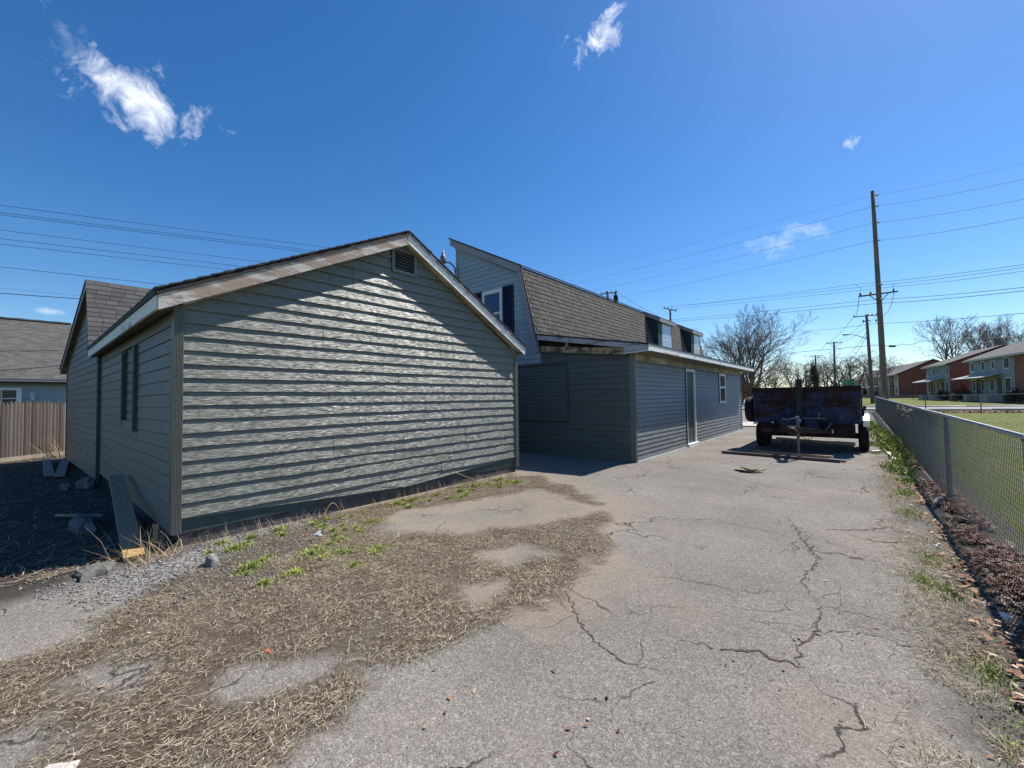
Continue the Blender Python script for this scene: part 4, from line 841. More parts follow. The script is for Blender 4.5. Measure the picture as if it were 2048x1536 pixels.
mb = MB(); mb.tube([(-1.29, by0 - .84, 1.0), (-1.34, by0 - .86, .97), (-1.5, by0 - .88, .93), (-1.62, by0 - .86, .95)], .014, 6); mb.build('crank', M['galv'], jk)
mb = MB(); mb.box((-1.36, by0 - .86, .0), (-1.22, by0 - .70, .02)); mb.build('jack_foot', M['galv_dull'], jk)
for x0, x1, z0, z1 in ((-1.72, -1.38, .62, .95), (-1.16, -.86, .58, .94)):
    mb = MB(); mb.box((x0, by0 - .55, z0), (x1, by0 - .18, z1)); tbx = mb.build('tool_box', M['rustblue'], T)
    mb = MB(); mb.box((x0 - .015, by0 - .57, z1), (x1 + .015, by0 - .165, z1 + .03)); mb.build('lid', M['rustblue'], tbx)
mb = MB(); mb.tube([(-1.2, by0 - .6, .965), (-.7, by0 - .6, .955)], .014, 6); mb.tube([(-.84, by0 - .6, .95), (-.84, by0 - .6, 1.10)], .01, 6); mb.build('rod', M['galv_dull'], T)
mb = MB(); mb.tube([(-.82, by0 - .4, .62), (-.7, by0 - .5, .68), (-.62, by0 - .48, .78), (-.6, by0 - .3, .84)], .012, 6); mb.build('brake_hose', M['galv_dull'], T, smooth=True)
# chains hanging at the coupler
mb = MB()
for k in range(12):
    a = k / 11; c = Vector((-1.2 + .35 * a, by0 - 1.7 + 1.2 * a, .62 - .16 * math.sin(a * math.pi))); mb.lathe(c, (1, 0, 0) if k % 2 else (0, 0, 1), [(.022, -.006), (.03, 0), (.022, .006), (.016, 0), (.022, -.006)], 8)
mb.build('safety_chain', M['rust'], T)
def wheel(cx, cy, cz, r, w, ax=(1, 0, 0)):
    mb = MB(); h = w / 2; mb.lathe((cx, cy, cz), ax, [(r * .55, -h * .8), (r * .80, -h), (r * .93, -h * .92), (r * .99, -h * .72), (r, -h * .3), (r, h * .3), (r * .99, h * .72), (r * .93, h * .92), (r * .80, h), (r * .55, h * .8)], 36); tyre = mb.build('tyre', M['black'], T, smooth=True)
    mb = MB()
    for k in range(36):   # tread blocks
        for sx, o in ((-.5, 0), (0, .5), (.5, 0)):
            a = 2 * math.pi * (k + o) / 36; c = Vector((cx + sx * h, cy + math.cos(a) * r, cz + math.sin(a) * r)); tdir = Vector((0, -math.sin(a), math.cos(a))); n_ = Vector((0, math.cos(a), math.sin(a)))
            mb.beam(c - tdir * .02 + n_ * .002, c + tdir * .02 + n_ * .002, h * .4, .016, upv=n_)
    mb.build('tread', M['black'], tyre)
    mb = MB(); mb.lathe((cx, cy, cz), ax, [(0, h * .5), (r * .2, h * .55), (r * .3, h * .3), (r * .5, h * .35), (r * .57, h * .78), (r * .57, -h * .78), (r * .45, -h * .4), (0, -h * .3)], 24); mb.build('rim', M['galv_dull'], tyre, smooth=True)
for cx in (-2.42, .035):
    for cy in (15.12, 16.0): wheel(cx, cy, .375, .375, .23)
for x0, x1 in ((-2.56, -2.435), (.035, .165)):
    for k in range(1):
        mb = MB(); fy0, fy1 = 14.62, 16.5; mb.hexa([(x0, fy0, .84), (x1, fy0, .84), (x1, fy0 + .3, .99), (x0, fy0 + .3, .99), (x0, fy0, .86), (x1, fy0, .86), (x1, fy0 + .3, 1.01), (x0, fy0 + .3, 1.01)])
        mb.box((x0, fy0 + .302, .99), (x1, fy1 - .3, 1.01)); mb.hexa([(x0, fy1 - .298, .99), (x1, fy1 - .298, .99), (x1, fy1, .84), (x0, fy1, .84), (x0, fy1 - .298, 1.01), (x1, fy1 - .298, 1.01), (x1, fy1, .86), (x0, fy1, .86)])
        mb.box((x0, fy0 - .003, .70), (x1, fy0 + .0, .858))
        for i in range(6):
            for j in range(40): 
                y = fy0 + .01 + j * .046; z = .862 + (y - fy0) * .5 if y < fy0 + .3 else 1.0115
                if y > fy1 - .3: z = 1.012 - (y - fy1 + .3) * .5
                mb.box((x0 + .008 + i * .02, y, z - .004), (x0 + .018 + i * .02, y + .018, z + .005))
        for i in range(6):
            for j in range(5): mb.box((x0 + .008 + i * .02, fy0 - .009, .715 + j * .028), (x0 + .018 + i * .02, fy0 - .003, .728 + j * .028))
        mb.build('fender', M['plate'], T)
mb = MB(); mb.beam((-2.4, 15.12, .375), (.03, 15.12, .375), .09, .09); mb.beam((-2.4, 16.0, .375), (.03, 16.0, .375), .09, .09); mb.build('axle', M['rust'], T)
mb = MB(); mb.lathe((-2.58, 14.5, 1.16), (1, 0, 0), [(.18, -.11), (.33, -.125), (.37, -.09), (.385, -.03), (.385, .05), (.36, .1), (.18, .1)], 32); sp = mb.build('spare_tyre', M['black'], T, smooth=True)
mb = MB(); mb.lathe((-2.58, 14.5, 1.16), (1, 0, 0), [(0, -.06), (.1, -.07), (.19, -.10), (.19, .05), (0, .06)], 20); mb.build('rim', M['galv_dull'], sp, smooth=True)
mb = MB(); mb.lathe((.08, 14.2, 1.22), (1, 0, 0), [(0, -.04), (.05, -.04), (.06, .02), (0, .03)], 10); mb.box((.032, 14.15, 1.0), (.07, 14.25, 1.2)); mb.build('side_lamp', M['black'], T)
mb = MB(); mb.tube([(.02, 14.1, 1.72), (.10, 14.12, 1.70), (.13, 14.15, 1.60), (.08, 14.2, 1.55)], .02, 6); mb.lathe((.10, 14.1, 1.62), (0, -1, 0), [(0, -.02), (.05, 0), (0, .02)], 8); mb.build('tarp_crank', M['black'], T)
# lumber lying under and before the trailer
def plank(name, label, cat, p, q, w, h, mat, group=None, upv=(0, 0, 1)):
    mb = MB(); p = Vector(p); q = Vector(q); mb.beam(p, q, w, h, upv=upv); o = mb.build(name, mat, loc=tuple((p + q) / 2)); return tag(o, label, cat, group)
plank('timber', 'long grey brown timber on the asphalt, front one below the trailer jack', 'timber', (-2.97, 12.50, .035), (-.40, 12.22, .035), .09, .07, M['dark_plank'])
plank('timber', 'shorter pale timber lying on top behind the long front timber', 'timber', (-2.30, 13.0, .04), (-.55, 12.62, .06), .09, .08, M['brown_plank'])
plank('timber', 'short stub of timber poking out at the right end of the long timber', 'timber', (-.62, 12.42, .03), (-.30, 12.36, .03), .10, .05, M['old_plank'])
plank('timber', 'pale board lying in shade under the trailer frame between its wheels', 'timber', (-1.95, 14.55, .30), (-.15, 14.3, .24), .14, .05, M['wood'])
for x in (-1.8, -.3):
    mb = MB(); mb.box((x, 14.36, 0), (x + .09, 14.5, .20 if x > -1 else .26)); tag(mb.build('wood_block', M['steel_dark'], loc=(x, 14.4, 0)), 'dark block under the %s end of the pale board beneath the trailer' % ('left' if x < -1 else 'right'), 'block')
plank('white_board', 'dirty white board on the ground right of the trailer wheel', 'board', (.17, 14.85, .02), (.50, 15.3, .02), .10, .03, M['pvc'])
plank('white_board', 'longer dirty white board angled through the weeds beside the chain link fence', 'board', (.50, 15.2, .03), (.63, 12.6, .03), .10, .03, M['pvc'])
mb = MB(); r = random.Random(8)
for k, (cx, cy, a) in enumerate(((-1.92, 9.80, .3), (-1.72, 9.86, -.2), (-1.80, 9.72, .8))):
    pts = [Vector((cx + math.cos(a + q) * rx, cy + math.sin(a + q) * .09, .012 + .03 * k + .02 * math.sin(q * 2 + k))) for q, rx in ((0, .2), (1.2, .14), (2.2, .18), (3.3, .21), (4.3, .12), (5.4, .17))]
    mb.prism(pts, (0, 0, .018))
tag(mb.build('cardboard', M['cardboard'], loc=(-1.85, 9.8, 0)), 'crumpled torn piece of brown cardboard lying on the open asphalt', 'cardboard')

# planks and rubble at the garage side
plank('plank', 'long weathered plank lying by the garage wall, its near end cut and sunlit', 'plank', (-8.7, .95, .50), (-5.98, .785, .075), .17, .045, M['brown_plank'])
mb = MB(); mb.beam((-5.975, .785, .072), (-5.70, .768, .03), .166, .05); o = mb.build('timber_offcut', M['cut_wood'], loc=(-5.8, .775, .05)); tag(o, 'yellow sunlit end of new lumber at the foot of the grey plank', 'timber')
plank('plank', 'short grey board lying before the wooden fence, left of a pair', 'plank', (-19.0, .52, -.06), (-14.2, .43, .0), .17, .04, M['old_plank'])
plank('plank', 'short grey board leaning beside the garage wall, right of a pair', 'plank', (-18.6, .90, -.04), (-13.9, .58, .0), .17, .04, M['old_plank'])
def rock(name, label, cat, c, s, seed, mat, group=None, flat=.5):
    r = random.Random(seed); mb = MB(); n = 11; rings = []; R_ = [r.uniform(.6, 1.25) for _ in range(n)]; hx, hy = r.uniform(-.35, .35), r.uniform(-.35, .35)
    for q, (sc_, hz) in enumerate(((1.05, -.02), (1.0, .45), (.86, .85), (.45, 1.0))):
        ring = []
        for k in range(n):
            a = 2 * math.pi * k / n; w_ = R_[k] * sc_ * r.uniform(.88, 1.1); x_, y_ = w_ * math.cos(a), w_ * math.sin(a)
            ring.append((c[0] + s[0] * x_, c[1] + s[1] * y_, c[2] - .02 if q == 0 else c[2] + s[2] * hz * (1 + hx * x_ + hy * y_) * r.uniform(.85, 1.1)))
        rings.append(ring)
    mb.add(sum(rings, []), [tuple(range(3 * n, 4 * n))] + [(q * n + k, q * n + (k + 1) % n, (q + 1) * n + (k + 1) % n, (q + 1) * n + k) for q in range(3) for k in range(n)]); return tag(mb.build(name, mat, loc=c), label, cat, group)
rock('asphalt_slab', 'flat broken slab of asphalt at the edge of the garage shadow', 'slab', (-5.60, .47, .0), (.16, .15, .07), 3, M['slab'])
rock('stone', 'dark jagged stone on the gravel in front of the garage corner', 'stone', (-4.95, 1.25, 0), (.07, .06, .09), 4, M['stone'])
rock('concrete_chunk', 'pale concrete chunk lying in the shade at the foot of the extension corner', 'rubble', (-12.0, .86, -.03), (.35, .14, .16), 6, M['slab'])
rock('concrete_chunk', 'low flat concrete chunk in the shaded yard left of the corner rubble', 'rubble', (-12.2, .6, -.05), (.5, .10, .06), 7, M['slab'])
rock('concrete_chunk', 'rough rubble lump in the shade behind the long weathered plank', 'rubble', (-7.9, .55, -.02), (.5, .13, .14), 8, M['slab'])
rock('concrete_chunk', 'broken rubble between the long plank and the garage wall', 'rubble', (-7.2, .95, -.02), (.4, .09, .16), 9, M['slab'])
rock('concrete_chunk', 'small grey rubble at the base of the ribbed corner board', 'rubble', (-6.1, 1.02, -.02), (.22, .07, .12), 10, M['slab'])
plank('stick', 'thin pale stick lying across the rubble in the shaded yard', 'stick', (-8.9, .35, .02), (-7.9, .72, .10), .03, .03, M['old_plank'])
plank('stake', 'small brown wooden stake standing by the foundation corner', 'stake', (-6.0, .97, -.02), (-6.05, .99, .26), .04, .03, M['wood'], upv=(1, 0, 0))
rock('scrap', 'small orange scrap lying on the straw in the foreground', 'scrap', (-2.95, 1.04, .005), (.035, .018, .012), 11, M['orange'])
def crumple(name, label, c, s, seed, mat):
    r = random.Random(seed); mb = MB()
    for k in range(5):
        q = [Vector((c[0] + r.uniform(-s, s), c[1] + r.uniform(-s, s), c[2] + r.uniform(.0, s * 1.1))) for _ in range(4)]; mb.add(q + [p + Vector((.004, .004, .004)) for p in q], [(0, 1, 2), (0, 2, 3), (4, 6, 5), (4, 7, 6), (0, 4, 5, 1), (1, 5, 6, 2), (2, 6, 7, 3), (3, 7, 4, 0)])
    return tag(mb.build(name, mat, loc=c), label, 'litter')
crumple('plastic_scrap', 'crumpled white plastic scrap among weeds under the garage wall', (-4.98, 2.28, .0), .05, 2, M['litter'])
crumple('plastic_cup', 'white cup litter in the brown leaves next to the fence post', (.83, 8.6, .01), .06, 3, M['litter'])
crumple('paper_scrap', 'flat white paper scrap at the fence shadow halfway along the leaf strip', (.55, 6.1, .01), .035, 4, M['litter'])
crumple('paper_scrap', 'white wrapper in the leaves nearest the right picture edge', (.72, 4.4, .02), .04, 6, M['litter'])
rock('pale_stone', 'pale stone half buried at the very bottom left of the straw', 'stone', (-2.72, .12, 0), (.07, .06, .03), 14, M['concrete'])

# ================================================================== STRANDS, STONES, LEAVES, WEEDS (uncountable)
def strands(name, x, y, z, L, W, lean, mat, ang=None, curl=.4, label=None, kind='stuff', parent=None):
    n = len(x); a = RNG.uniform(0, 2 * np.pi, n) if ang is None else ang; dx = np.cos(a); dy = np.sin(a); h = L * np.sin(lean); l = L * np.cos(lean)
    c = RNG.uniform(-curl, curl, n); P0 = np.stack([x, y, z], 1); D = np.stack([dx, dy, np.zeros(n)], 1); Pn = np.stack([-dy, dx, np.zeros(n)], 1)
    P1 = P0 + D * (l * .5)[:, None] + Pn * (c * l * .3)[:, None]; P1[:, 2] += h * .6; P2 = P0 + D * l[:, None]; P2[:, 2] += h
    w = Pn * (W * .5)[:, None]; V = np.stack([P0 - w, P0 + w, P1 - w * .8, P1 + w * .8, P2 - w * .15, P2 + w * .15], 1).reshape(-1, 3)
    b = (np.arange(n) * 6)[:, None]; F = np.concatenate([b + np.array([0, 1, 3, 2]), b + np.array([2, 3, 5, 4])], 1).reshape(-1, 4)
    o = fast_mesh(name, V, F, mat, parent=parent); tag(o, kind=kind); return o
n = 300000; x = RNG.uniform(-5.7, -1.7, n); y = RNG.uniform(-.9, 6.9, n); m_ = straw_mask(x, y); pk = RNG.uniform(0, 1, n) < np.clip(m_ * 4 + .35, 0.15, 1) * np.clip(2.2 * fnoise(x, y, 4.5, 15) - .42, .15, 1.2) * np.where(gravel_mask(x, y) > .1, .22, 1); pk &= (m_ > -.06) | ((m_ > -.35) & (RNG.uniform(0, 1, n) < .16 * np.exp(m_ * 5)))
pk &= RNG.uniform(0, 1, n) < np.clip(1.25 - y * .12, .3, 1)
x, y = x[pk], y[pk]; k = len(x); flow = fnoise(x, y, .8, 91) * 3 + .4
strands('straw', x, y, RNG.uniform(.002, .018, k), RNG.uniform(.010, .060, k) * (1 + 1.6 * (RNG.uniform(0, 1, k) > .96)), RNG.uniform(.0014, .0044, k), RNG.uniform(-.03, .28, k), M['straw'], flow + RNG.normal(0, .8, k) + np.where(RNG.uniform(0, 1, k) > .5, np.pi, 0), 1.0)
def pebbles(name, x, y, z, s, mat):
    n = len(x); base = np.array([[1, 0, 0], [0, 1, 0], [-1, 0, 0], [0, -1, 0], [0, 0, .8], [0, 0, -.6]]); V = base[None] * RNG.uniform(.6, 1.3, (n, 6, 1)) * s[:, None, None]
    a = RNG.uniform(0, 6.28, n); ca, sa = np.cos(a), np.sin(a); X = V[:, :, 0] * ca[:, None] - V[:, :, 1] * sa[:, None]; Y = V[:, :, 0] * sa[:, None] + V[:, :, 1] * ca[:, None]
    V = np.stack([X + x[:, None], Y + y[:, None], V[:, :, 2] + z[:, None]], 2).reshape(-1, 3); b = (np.arange(n) * 6)[:, None]
    F = np.concatenate([b + np.array(f) for f in ((0, 1, 4), (1, 2, 4), (2, 3, 4), (3, 0, 4), (1, 0, 5), (2, 1, 5), (3, 2, 5), (0, 3, 5))], 1).reshape(-1, 3)
    o = fast_mesh(name, V, F, mat, k=3); tag(o, kind='stuff'); return o
n = 10500; x = RNG.uniform(-7.5, -3.8, n); y = RNG.uniform(.0, 2.9, n); g = gravel_mask(x, y) > -.05; g &= ~((x < XG - .02) & (y > 1.12)) & (x > -6.5 + .5 * fnoise(x, y, 3, 7)); x, y = x[g], y[g]
pebbles('gravel', x, y, np.full(len(x), .003), RNG.uniform(.004, .014, len(x)) * (1 + (RNG.uniform(0, 1, len(x)) > .97)), M['stone'])
n = 5000; x = RNG.uniform(-5.5, .6, n); y = RNG.uniform(-.5, 9, n); pebbles('loose_grit', x, y, np.full(n, .001), RNG.uniform(.002, .006, n), M['stone'])
n = 5000; t = RNG.uniform(0, 1, n) ** 1.5; x = -5.9 - t * 16; y = RNG.uniform(-1.6, 1.0, n); pebbles('yard_rubble', x, y, np.array([terr(a, b) for a, b in zip(x, y)]) - .006, RNG.uniform(.004, .014, n) * (1 + 2.0 * (RNG.uniform(0, 1, n) > .98)), M['stone_dark'])
n = 9000; t = RNG.uniform(0, 1, n) ** 1.4; x = -5.8 - t * 15; y = RNG.uniform(-1.5, 1.0, n); strands('yard_straw', x, y, np.array([terr(a, b) for a, b in zip(x, y)]) + .01, RNG.uniform(.05, .22, n), RNG.uniform(.003, .007, n), RNG.uniform(0, .3, n), M['straw'])
# leaf litter along the fence
def leaves(name, x, y, z, s, mat):
    n = len(x); a = RNG.uniform(0, 6.28, n); ti = RNG.uniform(-.7, .7, n); ca, sa, = np.cos(a), np.sin(a)
    base = np.array([[-1, 0, 0], [0, -.45, .15], [1, 0, .25], [0, .45, .15]]); V = np.tile(base, (n, 1, 1)) * s[:, None, None]
    V[:, :, 1] *= RNG.uniform(.7, 1.4, n)[:, None]; z2 = V[:, :, 2] + V[:, :, 0] * np.sin(ti)[:, None] * .8; X = V[:, :, 0] * ca[:, None] - V[:, :, 1] * sa[:, None]; Y = V[:, :, 0] * sa[:, None] + V[:, :, 1] * ca[:, None]
    V = np.stack([X + x[:, None], Y + y[:, None], z2 + z[:, None]], 2).reshape(-1, 3); b = (np.arange(n) * 4)[:, None]; F = np.concatenate([b + np.array([0, 1, 2]), b + np.array([0, 2, 3])], 1).reshape(-1, 3)
    o = fast_mesh(name, V, F, mat, k=3); tag(o, kind='stuff'); return o
n = 19000; y = 1.2 + RNG.uniform(0, 1, n) ** 1.5 * 16; x = .98 - np.abs(RNG.normal(0, .24, n)) + .14; w = (fnoise(x, y, 1.3, 101) > .40) & (x < 1.5) & (x > .12 + .2 * fnoise(x, y, 2, 102)); x, y = x[w], y[w]
leaves('leaf_litter', x, y, RNG.uniform(.005, .06, len(x)) * np.clip((x - .2) * 2, .2, 1), RNG.uniform(.014, .043, len(x)) * (.7 + .25 * np.clip(y / 6, 0, 1)), M['leaf'])
n = 9000; x = RNG.uniform(1.2, 20, n); y = 45.9 - np.abs(RNG.normal(0, .8, n)); leaves('leaf_litter', x, y, np.array([terr(a, b) for a, b in zip(x, y)]) + RNG.uniform(.01, .1, n), RNG.uniform(.05, .11, n), M['leaf'])
n = 700; x = RNG.uniform(-5.3, .5, n); y = RNG.uniform(.3, 11, n); w = fnoise(x, y, .7, 103) > .55; leaves('loose_leaves', x[w], y[w], np.full(w.sum(), .006), RNG.uniform(.010, .022, w.sum()), M['leaf'])
n = 26000; y = 1.0 + RNG.uniform(0, 1, n) ** 1.4 * 12; x = .42 + RNG.normal(0, .16, n); w = (x < .8) & (fnoise(x, y, 1.6, 111) > .42); x, y = x[w], y[w]; k = len(x)
strands('verge_straw', x, y, RNG.uniform(.002, .012, k), RNG.uniform(.02, .09, k), RNG.uniform(.0012, .0035, k), RNG.uniform(0, .5, k), M['straw'])
n = 9000; y = 1.5 + RNG.uniform(0, 1, n) ** 1.4 * 12; x = .38 + RNG.normal(0, .14, n); w = (x < .75) & (fnoise(x, y, .9, 113) > .5); x, y = x[w], y[w]; k = len(x)
strands('verge_grass', x, y, np.zeros(k), RNG.uniform(.015, .055, k), RNG.uniform(.002, .005, k), RNG.uniform(.2, 1.2, k), M['weed'])
# weeds
wc = [(-5.29, 1.55, .16), (-4.55, 1.45, .15), (-4.08, 1.66, .14), (-4.44, 2.0, .2), (-4.64, 2.4, .16), (-4.03, 2.5, .2), (-4.25, 2.2, .16), (-4.98, 3.0, .16), (-5.49, 3.75, .14), (-5.52, 4.1, .12), (-5.1, 4.45, .12), (-5.35, 4.9, .18), (-5.40, 5.35, .2), (-5.2, 5.75, .2), (-5.05, 6.05, .18), (-5.6, 2.1, .12), (-5.62, 1.5, .1), (-3.8, 2.1, .1), (-5.3, 2.5, .1)]
rw = random.Random(12)
wc += [(rw.uniform(-5.6, -3.9), rw.uniform(1.3, 3.0), rw.uniform(.03, .08)) for _ in range(26)] + [(rw.uniform(-5.6, -5.0), rw.uniform(3, 6.4), rw.uniform(.03, .09)) for _ in range(24)]
X, Y, LL = [], [], []
for cx, cy, r_ in wc:
    k = int(2600 * r_); q = np.abs(RNG.normal(0, r_ * .5, k)); a = RNG.uniform(0, 6.28, k); X.append(cx + q * np.cos(a) * 1.0); Y.append(cy + q * np.sin(a) * 1.3); LL.append(RNG.uniform(.02, .065, k) * rw.uniform(.6, 1.15) * np.clip(1.3 - q / r_ * .6, .4, 1.3))
X, Y, LL = map(np.concatenate, (X, Y, LL)); w = X > XG + .04; X, Y, LL = X[w], Y[w], LL[w]
strands('weeds', X, Y, np.full(len(X), .0), LL, RNG.uniform(.005, .012, len(X)), RNG.uniform(.05, 1.1, len(X)), M['weed'])
X, Y, LL = [], [], []
for cx, cy, r_, hh in [(.44, 7.6, .2, .07), (.49, 4.8, .18, .06), (.36, 4.95, .12, .06), (.52, 3.6, .2, .06), (.58, 3.0, .2, .06), (.45, 5.6, .14, .06), (.5, 9.0, .15, .1), (.62, 10.2, .2, .16), (.60, 11.3, .22, .22), (.45, 12.0, .25, .16), (.66, 12.6, .22, .25), (.72, 13.8, .2, .32), (.66, 15.2, .25, .40), (.62, 16.6, .26, .48), (.60, 18.2, .26, .50), (.58, 19.8, .26, .5), (.5, 21.5, .25, .45), (.45, 23.5, .25, .4), (.4, 26, .25, .35), (.3, 29, .3, .3), (.25, 17, .25, .2), (.3, 20, .2, .2), (.25, 14.6, .16, .1)]:
    hh *= .5; k = int(700 + 2200 * hh); q = np.abs(RNG.normal(0, r_ * .6, k)); a = RNG.uniform(0, 6.28, k); X.append(cx + q * np.cos(a) * .8); Y.append(cy + q * np.sin(a) * 1.8); LL.append(RNG.uniform(.35, 1.2, k) * hh)
X, Y, LL = map(np.concatenate, (X, Y, LL)); strands('fence_weeds', X, Y, RNG.uniform(0, .5, len(X)) * LL, LL * .7, np.clip(LL * .2, .006, .035), RNG.uniform(.2, 1.4, len(X)), M['weed'])
# dry stalks at the corner, a curled vine, fence foot
X = np.array([-5.72 + RNG.normal(0, .18) for _ in range(160)]); Y = np.array([.92 + RNG.normal(0, .14) for _ in range(160)]); strands('dry_stalks', X, Y, np.zeros(160), RNG.uniform(.12, .5, 160), RNG.uniform(.003, .007, 160), RNG.uniform(.1, 1.1, 160), M['stalk'])
X = np.array([-20.6 + RNG.normal(0, .25) for _ in range(70)]); Y = np.array([.75 + RNG.normal(0, .15) for _ in range(70)]); strands('dry_stalks', X, Y, np.full(70, -.12), RNG.uniform(.3, .8, 70), RNG.uniform(.008, .016, 70), RNG.uniform(.5, 1.4, 70), M['stalk'])
X = RNG.uniform(-5.75, -5.5, 420); Y = RNG.uniform(1.3, 6.8, 420); strands('foundation_grass', X, Y, np.zeros(420), RNG.uniform(.05, .22, 420), RNG.uniform(.003, .006, 420), RNG.uniform(.4, 1.4, 420), M['stalk'])
mb = MB(); mb.tube([(-5.55 - .02 * k, 2.62 + .34 * (k / 9), .02 + .17 * math.sin(k / 9 * math.pi)) for k in range(10)], .004, 5)
tag(mb.build('dry_vine', M['stalk'], loc=(-5.6, 2.8, 0), smooth=True), 'thin dry stem arching against the garage foundation', 'stem')
mb = MB(); mb.tube([(-5.70, 5.05, .30), (-5.45, 5.3, .15), (-5.25, 5.5, .01)], .007, 5); tag(mb.build('dry_twig', M['stalk'], loc=(-5.5, 5.3, 0)), 'pale straight twig leaning on the garage foundation near its right end', 'twig')
# lawn grass
n = 14000; x = 1.05 + RNG.uniform(0, 1, n) ** 1.6 * 13; y = 2.5 + RNG.uniform(0, 1, n) ** 1.4 * 42; strands('lawn_grass', x, y, np.array([terr(a, b) for a, b in zip(x, y)]) - .005, RNG.uniform(.015, .035, n) * (1 + y * .01), RNG.uniform(.004, .008, n) * (1 + y * .05), RNG.uniform(.5, 1.3, n), M['grass'])

# ================================================================== POLES
def arm_insul(parent, a, b, ts, mat, h=.22):
    mb = MB(); mb.beam(a, b, .10, .12); o = mb.build('cross_arm', mat, parent)
    for t in ts:
        c = Vector(a).lerp(Vector(b), t) + Vector((0, 0, .06)); m2 = MB(); m2.lathe(c, (0, 0, 1), [(0, 0), (.05, .0), (.08, .05), (.05, .09), (.08, .13), (.04, h), (0, h + .01)], 8); m2.build('insulator', M['insul'], o)
    return o
def pole(label, base, top, r0, r1, mat, group=None):
    t = thing('utility_pole', label, 'pole', base, group); n = 6; pts = [Vector(base).lerp(Vector(top), k / n) for k in range(n + 1)]; pts[0] = pts[0] - Vector((0, 0, .6))
    mb = MB(); mb.tube(pts, [r0 + (r1 - r0) * k / n for k in range(n + 1)], 12); mb.build('shaft', mat, t, smooth=True); return t
BP = pole('tallest brown utility pole rising behind the fence corner', (1.65, 48.4, .0), (1.42, 47.48, 19.2), .25, .135, M['pole'])
arm_insul(BP, (.21, 46.88, 10.03), (2.79, 49.04, 10.42), (.04, .3, .9), M['pole_grey'])
mb = MB(); mb.beam((.9, 47.45, 10.1), (1.5, 47.9, 9.55), .05, .05); mb.beam((2.2, 48.5, 10.3), (1.6, 48.0, 9.55), .05, .05); mb.build('arm_brace', M['pole_grey'], BP)
for z in (18.81, 17.85, 16.41, 14.85, 11.0, 9.65):
    mb = MB(); mb.lathe((1.62, 47.62, z), (.76, .64, 0), [(0, -.2), (.05, -.2), (.08, -.1), (.05, 0), (.08, .1), (.04, .22), (0, .23)], 8); mb.build('insulator', M['insul'], BP)
P2 = pole('leaning grey utility pole carrying the street light, left of the tallest pole', (1.36, 79.7, .1), (1.09, 78.88, 13.02), .26, .16, M['pole_grey'])
arm_insul(P2, (-.37, 77.67, 12.69), (2.31, 79.92, 12.92), (.03, .62, .78, .97), M['pole_grey']); mb = MB(); mb.beam((.72, 78.62, 12.01), (1.5, 79.2, 12.14), .10, .12); mb.build('cross_arm', M['pole_grey'], P2)
for x, z in ((.1, 11.9), (1.5, 11.8)):
    mb = MB(); mb.lathe((x + .6, 78.8, z), (0, 0, 1), [(0, 0), (.09, 0), (.09, .35), (0, .36)], 8); mb.build('cutout', M['insul'], P2)
SL = thing('street_light', 'cobra head street light on the leaning grey pole', 'street light', (1.05, 79.0, 9.5))
mb = MB(); mb.tube([(1.1, 79.0, 9.45), (.3, 78.3, 9.85), (-.6, 77.6, 10.15), (-.95, 77.3, 10.18)], .05, 6); mb.build('arm', M['galv_dull'], SL, smooth=True)
mb = MB(); mb.lathe((-1.35, 77.0, 10.14), (.76, .64, 0), [(0, -.42), (.10, -.36), (.14, -.1), (.09, .35), (.05, .45), (0, .46)], 10); mb.build('luminaire', M['galv_dull'], SL, smooth=True)
def tpole(label, base, top, arm, r, group=None, brace=True):
    t = pole(label, base, top, r, r * .65, M['pole_grey'], group); arm_insul(t, *arm, (.03, .35, .65, .97), M['pole_grey'])
    if brace:
        mb = MB(); a, b = map(Vector, arm); c = Vector(top) - Vector((0, 0, 1.3))
        mb.beam(a.lerp(b, .15), c, .05, .05); mb.beam(a.lerp(b, .85), c, .05, .05); mb.build('arm_brace', M['pole_grey'], t)
    return t
P5 = tpole('utility pole with braced crossarm, first beyond the leaning pole along the street', (-3.93, 107.94, .2), (-3.76, 107.54, 12.32), ((-4.95, 106.55, 11.94), (-2.5, 108.6, 12.09)), .24)
tpole('second utility pole beyond the leaning pole, small above the trailer', (-9.04, 136.34, .2), (-8.75, 136.05, 11.83), ((-9.88, 135.11, 11.58), (-7.33, 137.26, 11.8)), .24)
tpole('faintest far utility pole standing before the dark conifer', (-14.1, 171.3, .2), (-13.7, 171.13, 11.78), ((-14.9, 170.1, 11.4), (-12.5, 172.2, 11.5)), .24)
mb = MB(); mb.tube([(-3.9, 107.9, 8.3), (-4.6, 107.2, 8.9), (-6.0, 106.0, 9.2)], .05, 6); mb.lathe((-6.3, 105.8, 9.2), (.76, .64, 0), [(0, -.4), (.12, -.3), (.1, .3), (0, .4)], 8)
tag(mb.build('street_light', M['galv_dull'], loc=(-3.9, 107.9, 8.3), smooth=True), 'small far street light on the pole with braced crossarm', 'street light')
P3 = tpole('utility pole with black transformer peeking over the mansard roof', (-23.0, 45.9, 0), (-22.96, 45.48, 14.4), ((-23.6, 44.95, 14.05), (-22.1, 46.2, 14.25)), .2, brace=False)
mb = MB(); mb.lathe((-22.2, 46.1, 13.05), (0, 0, 1), [(0, 0), (.26, .0), (.28, .08), (.28, .75), (.20, .86), (0, .88)], 14); mb.lathe((-22.2, 46.1, 13.93), (0, 0, 1), [(.10, 0), (.10, .3), (.04, .34), (.04, .5), (0, .52)], 10); mb.build('transformer', M['black'], P3, smooth=True)
mb = MB(); mb.beam((-22.9, 45.5, 13.5), (-22.3, 46.0, 14.1), .05, .05); mb.build('arm_brace', M['pole_grey'], P3)
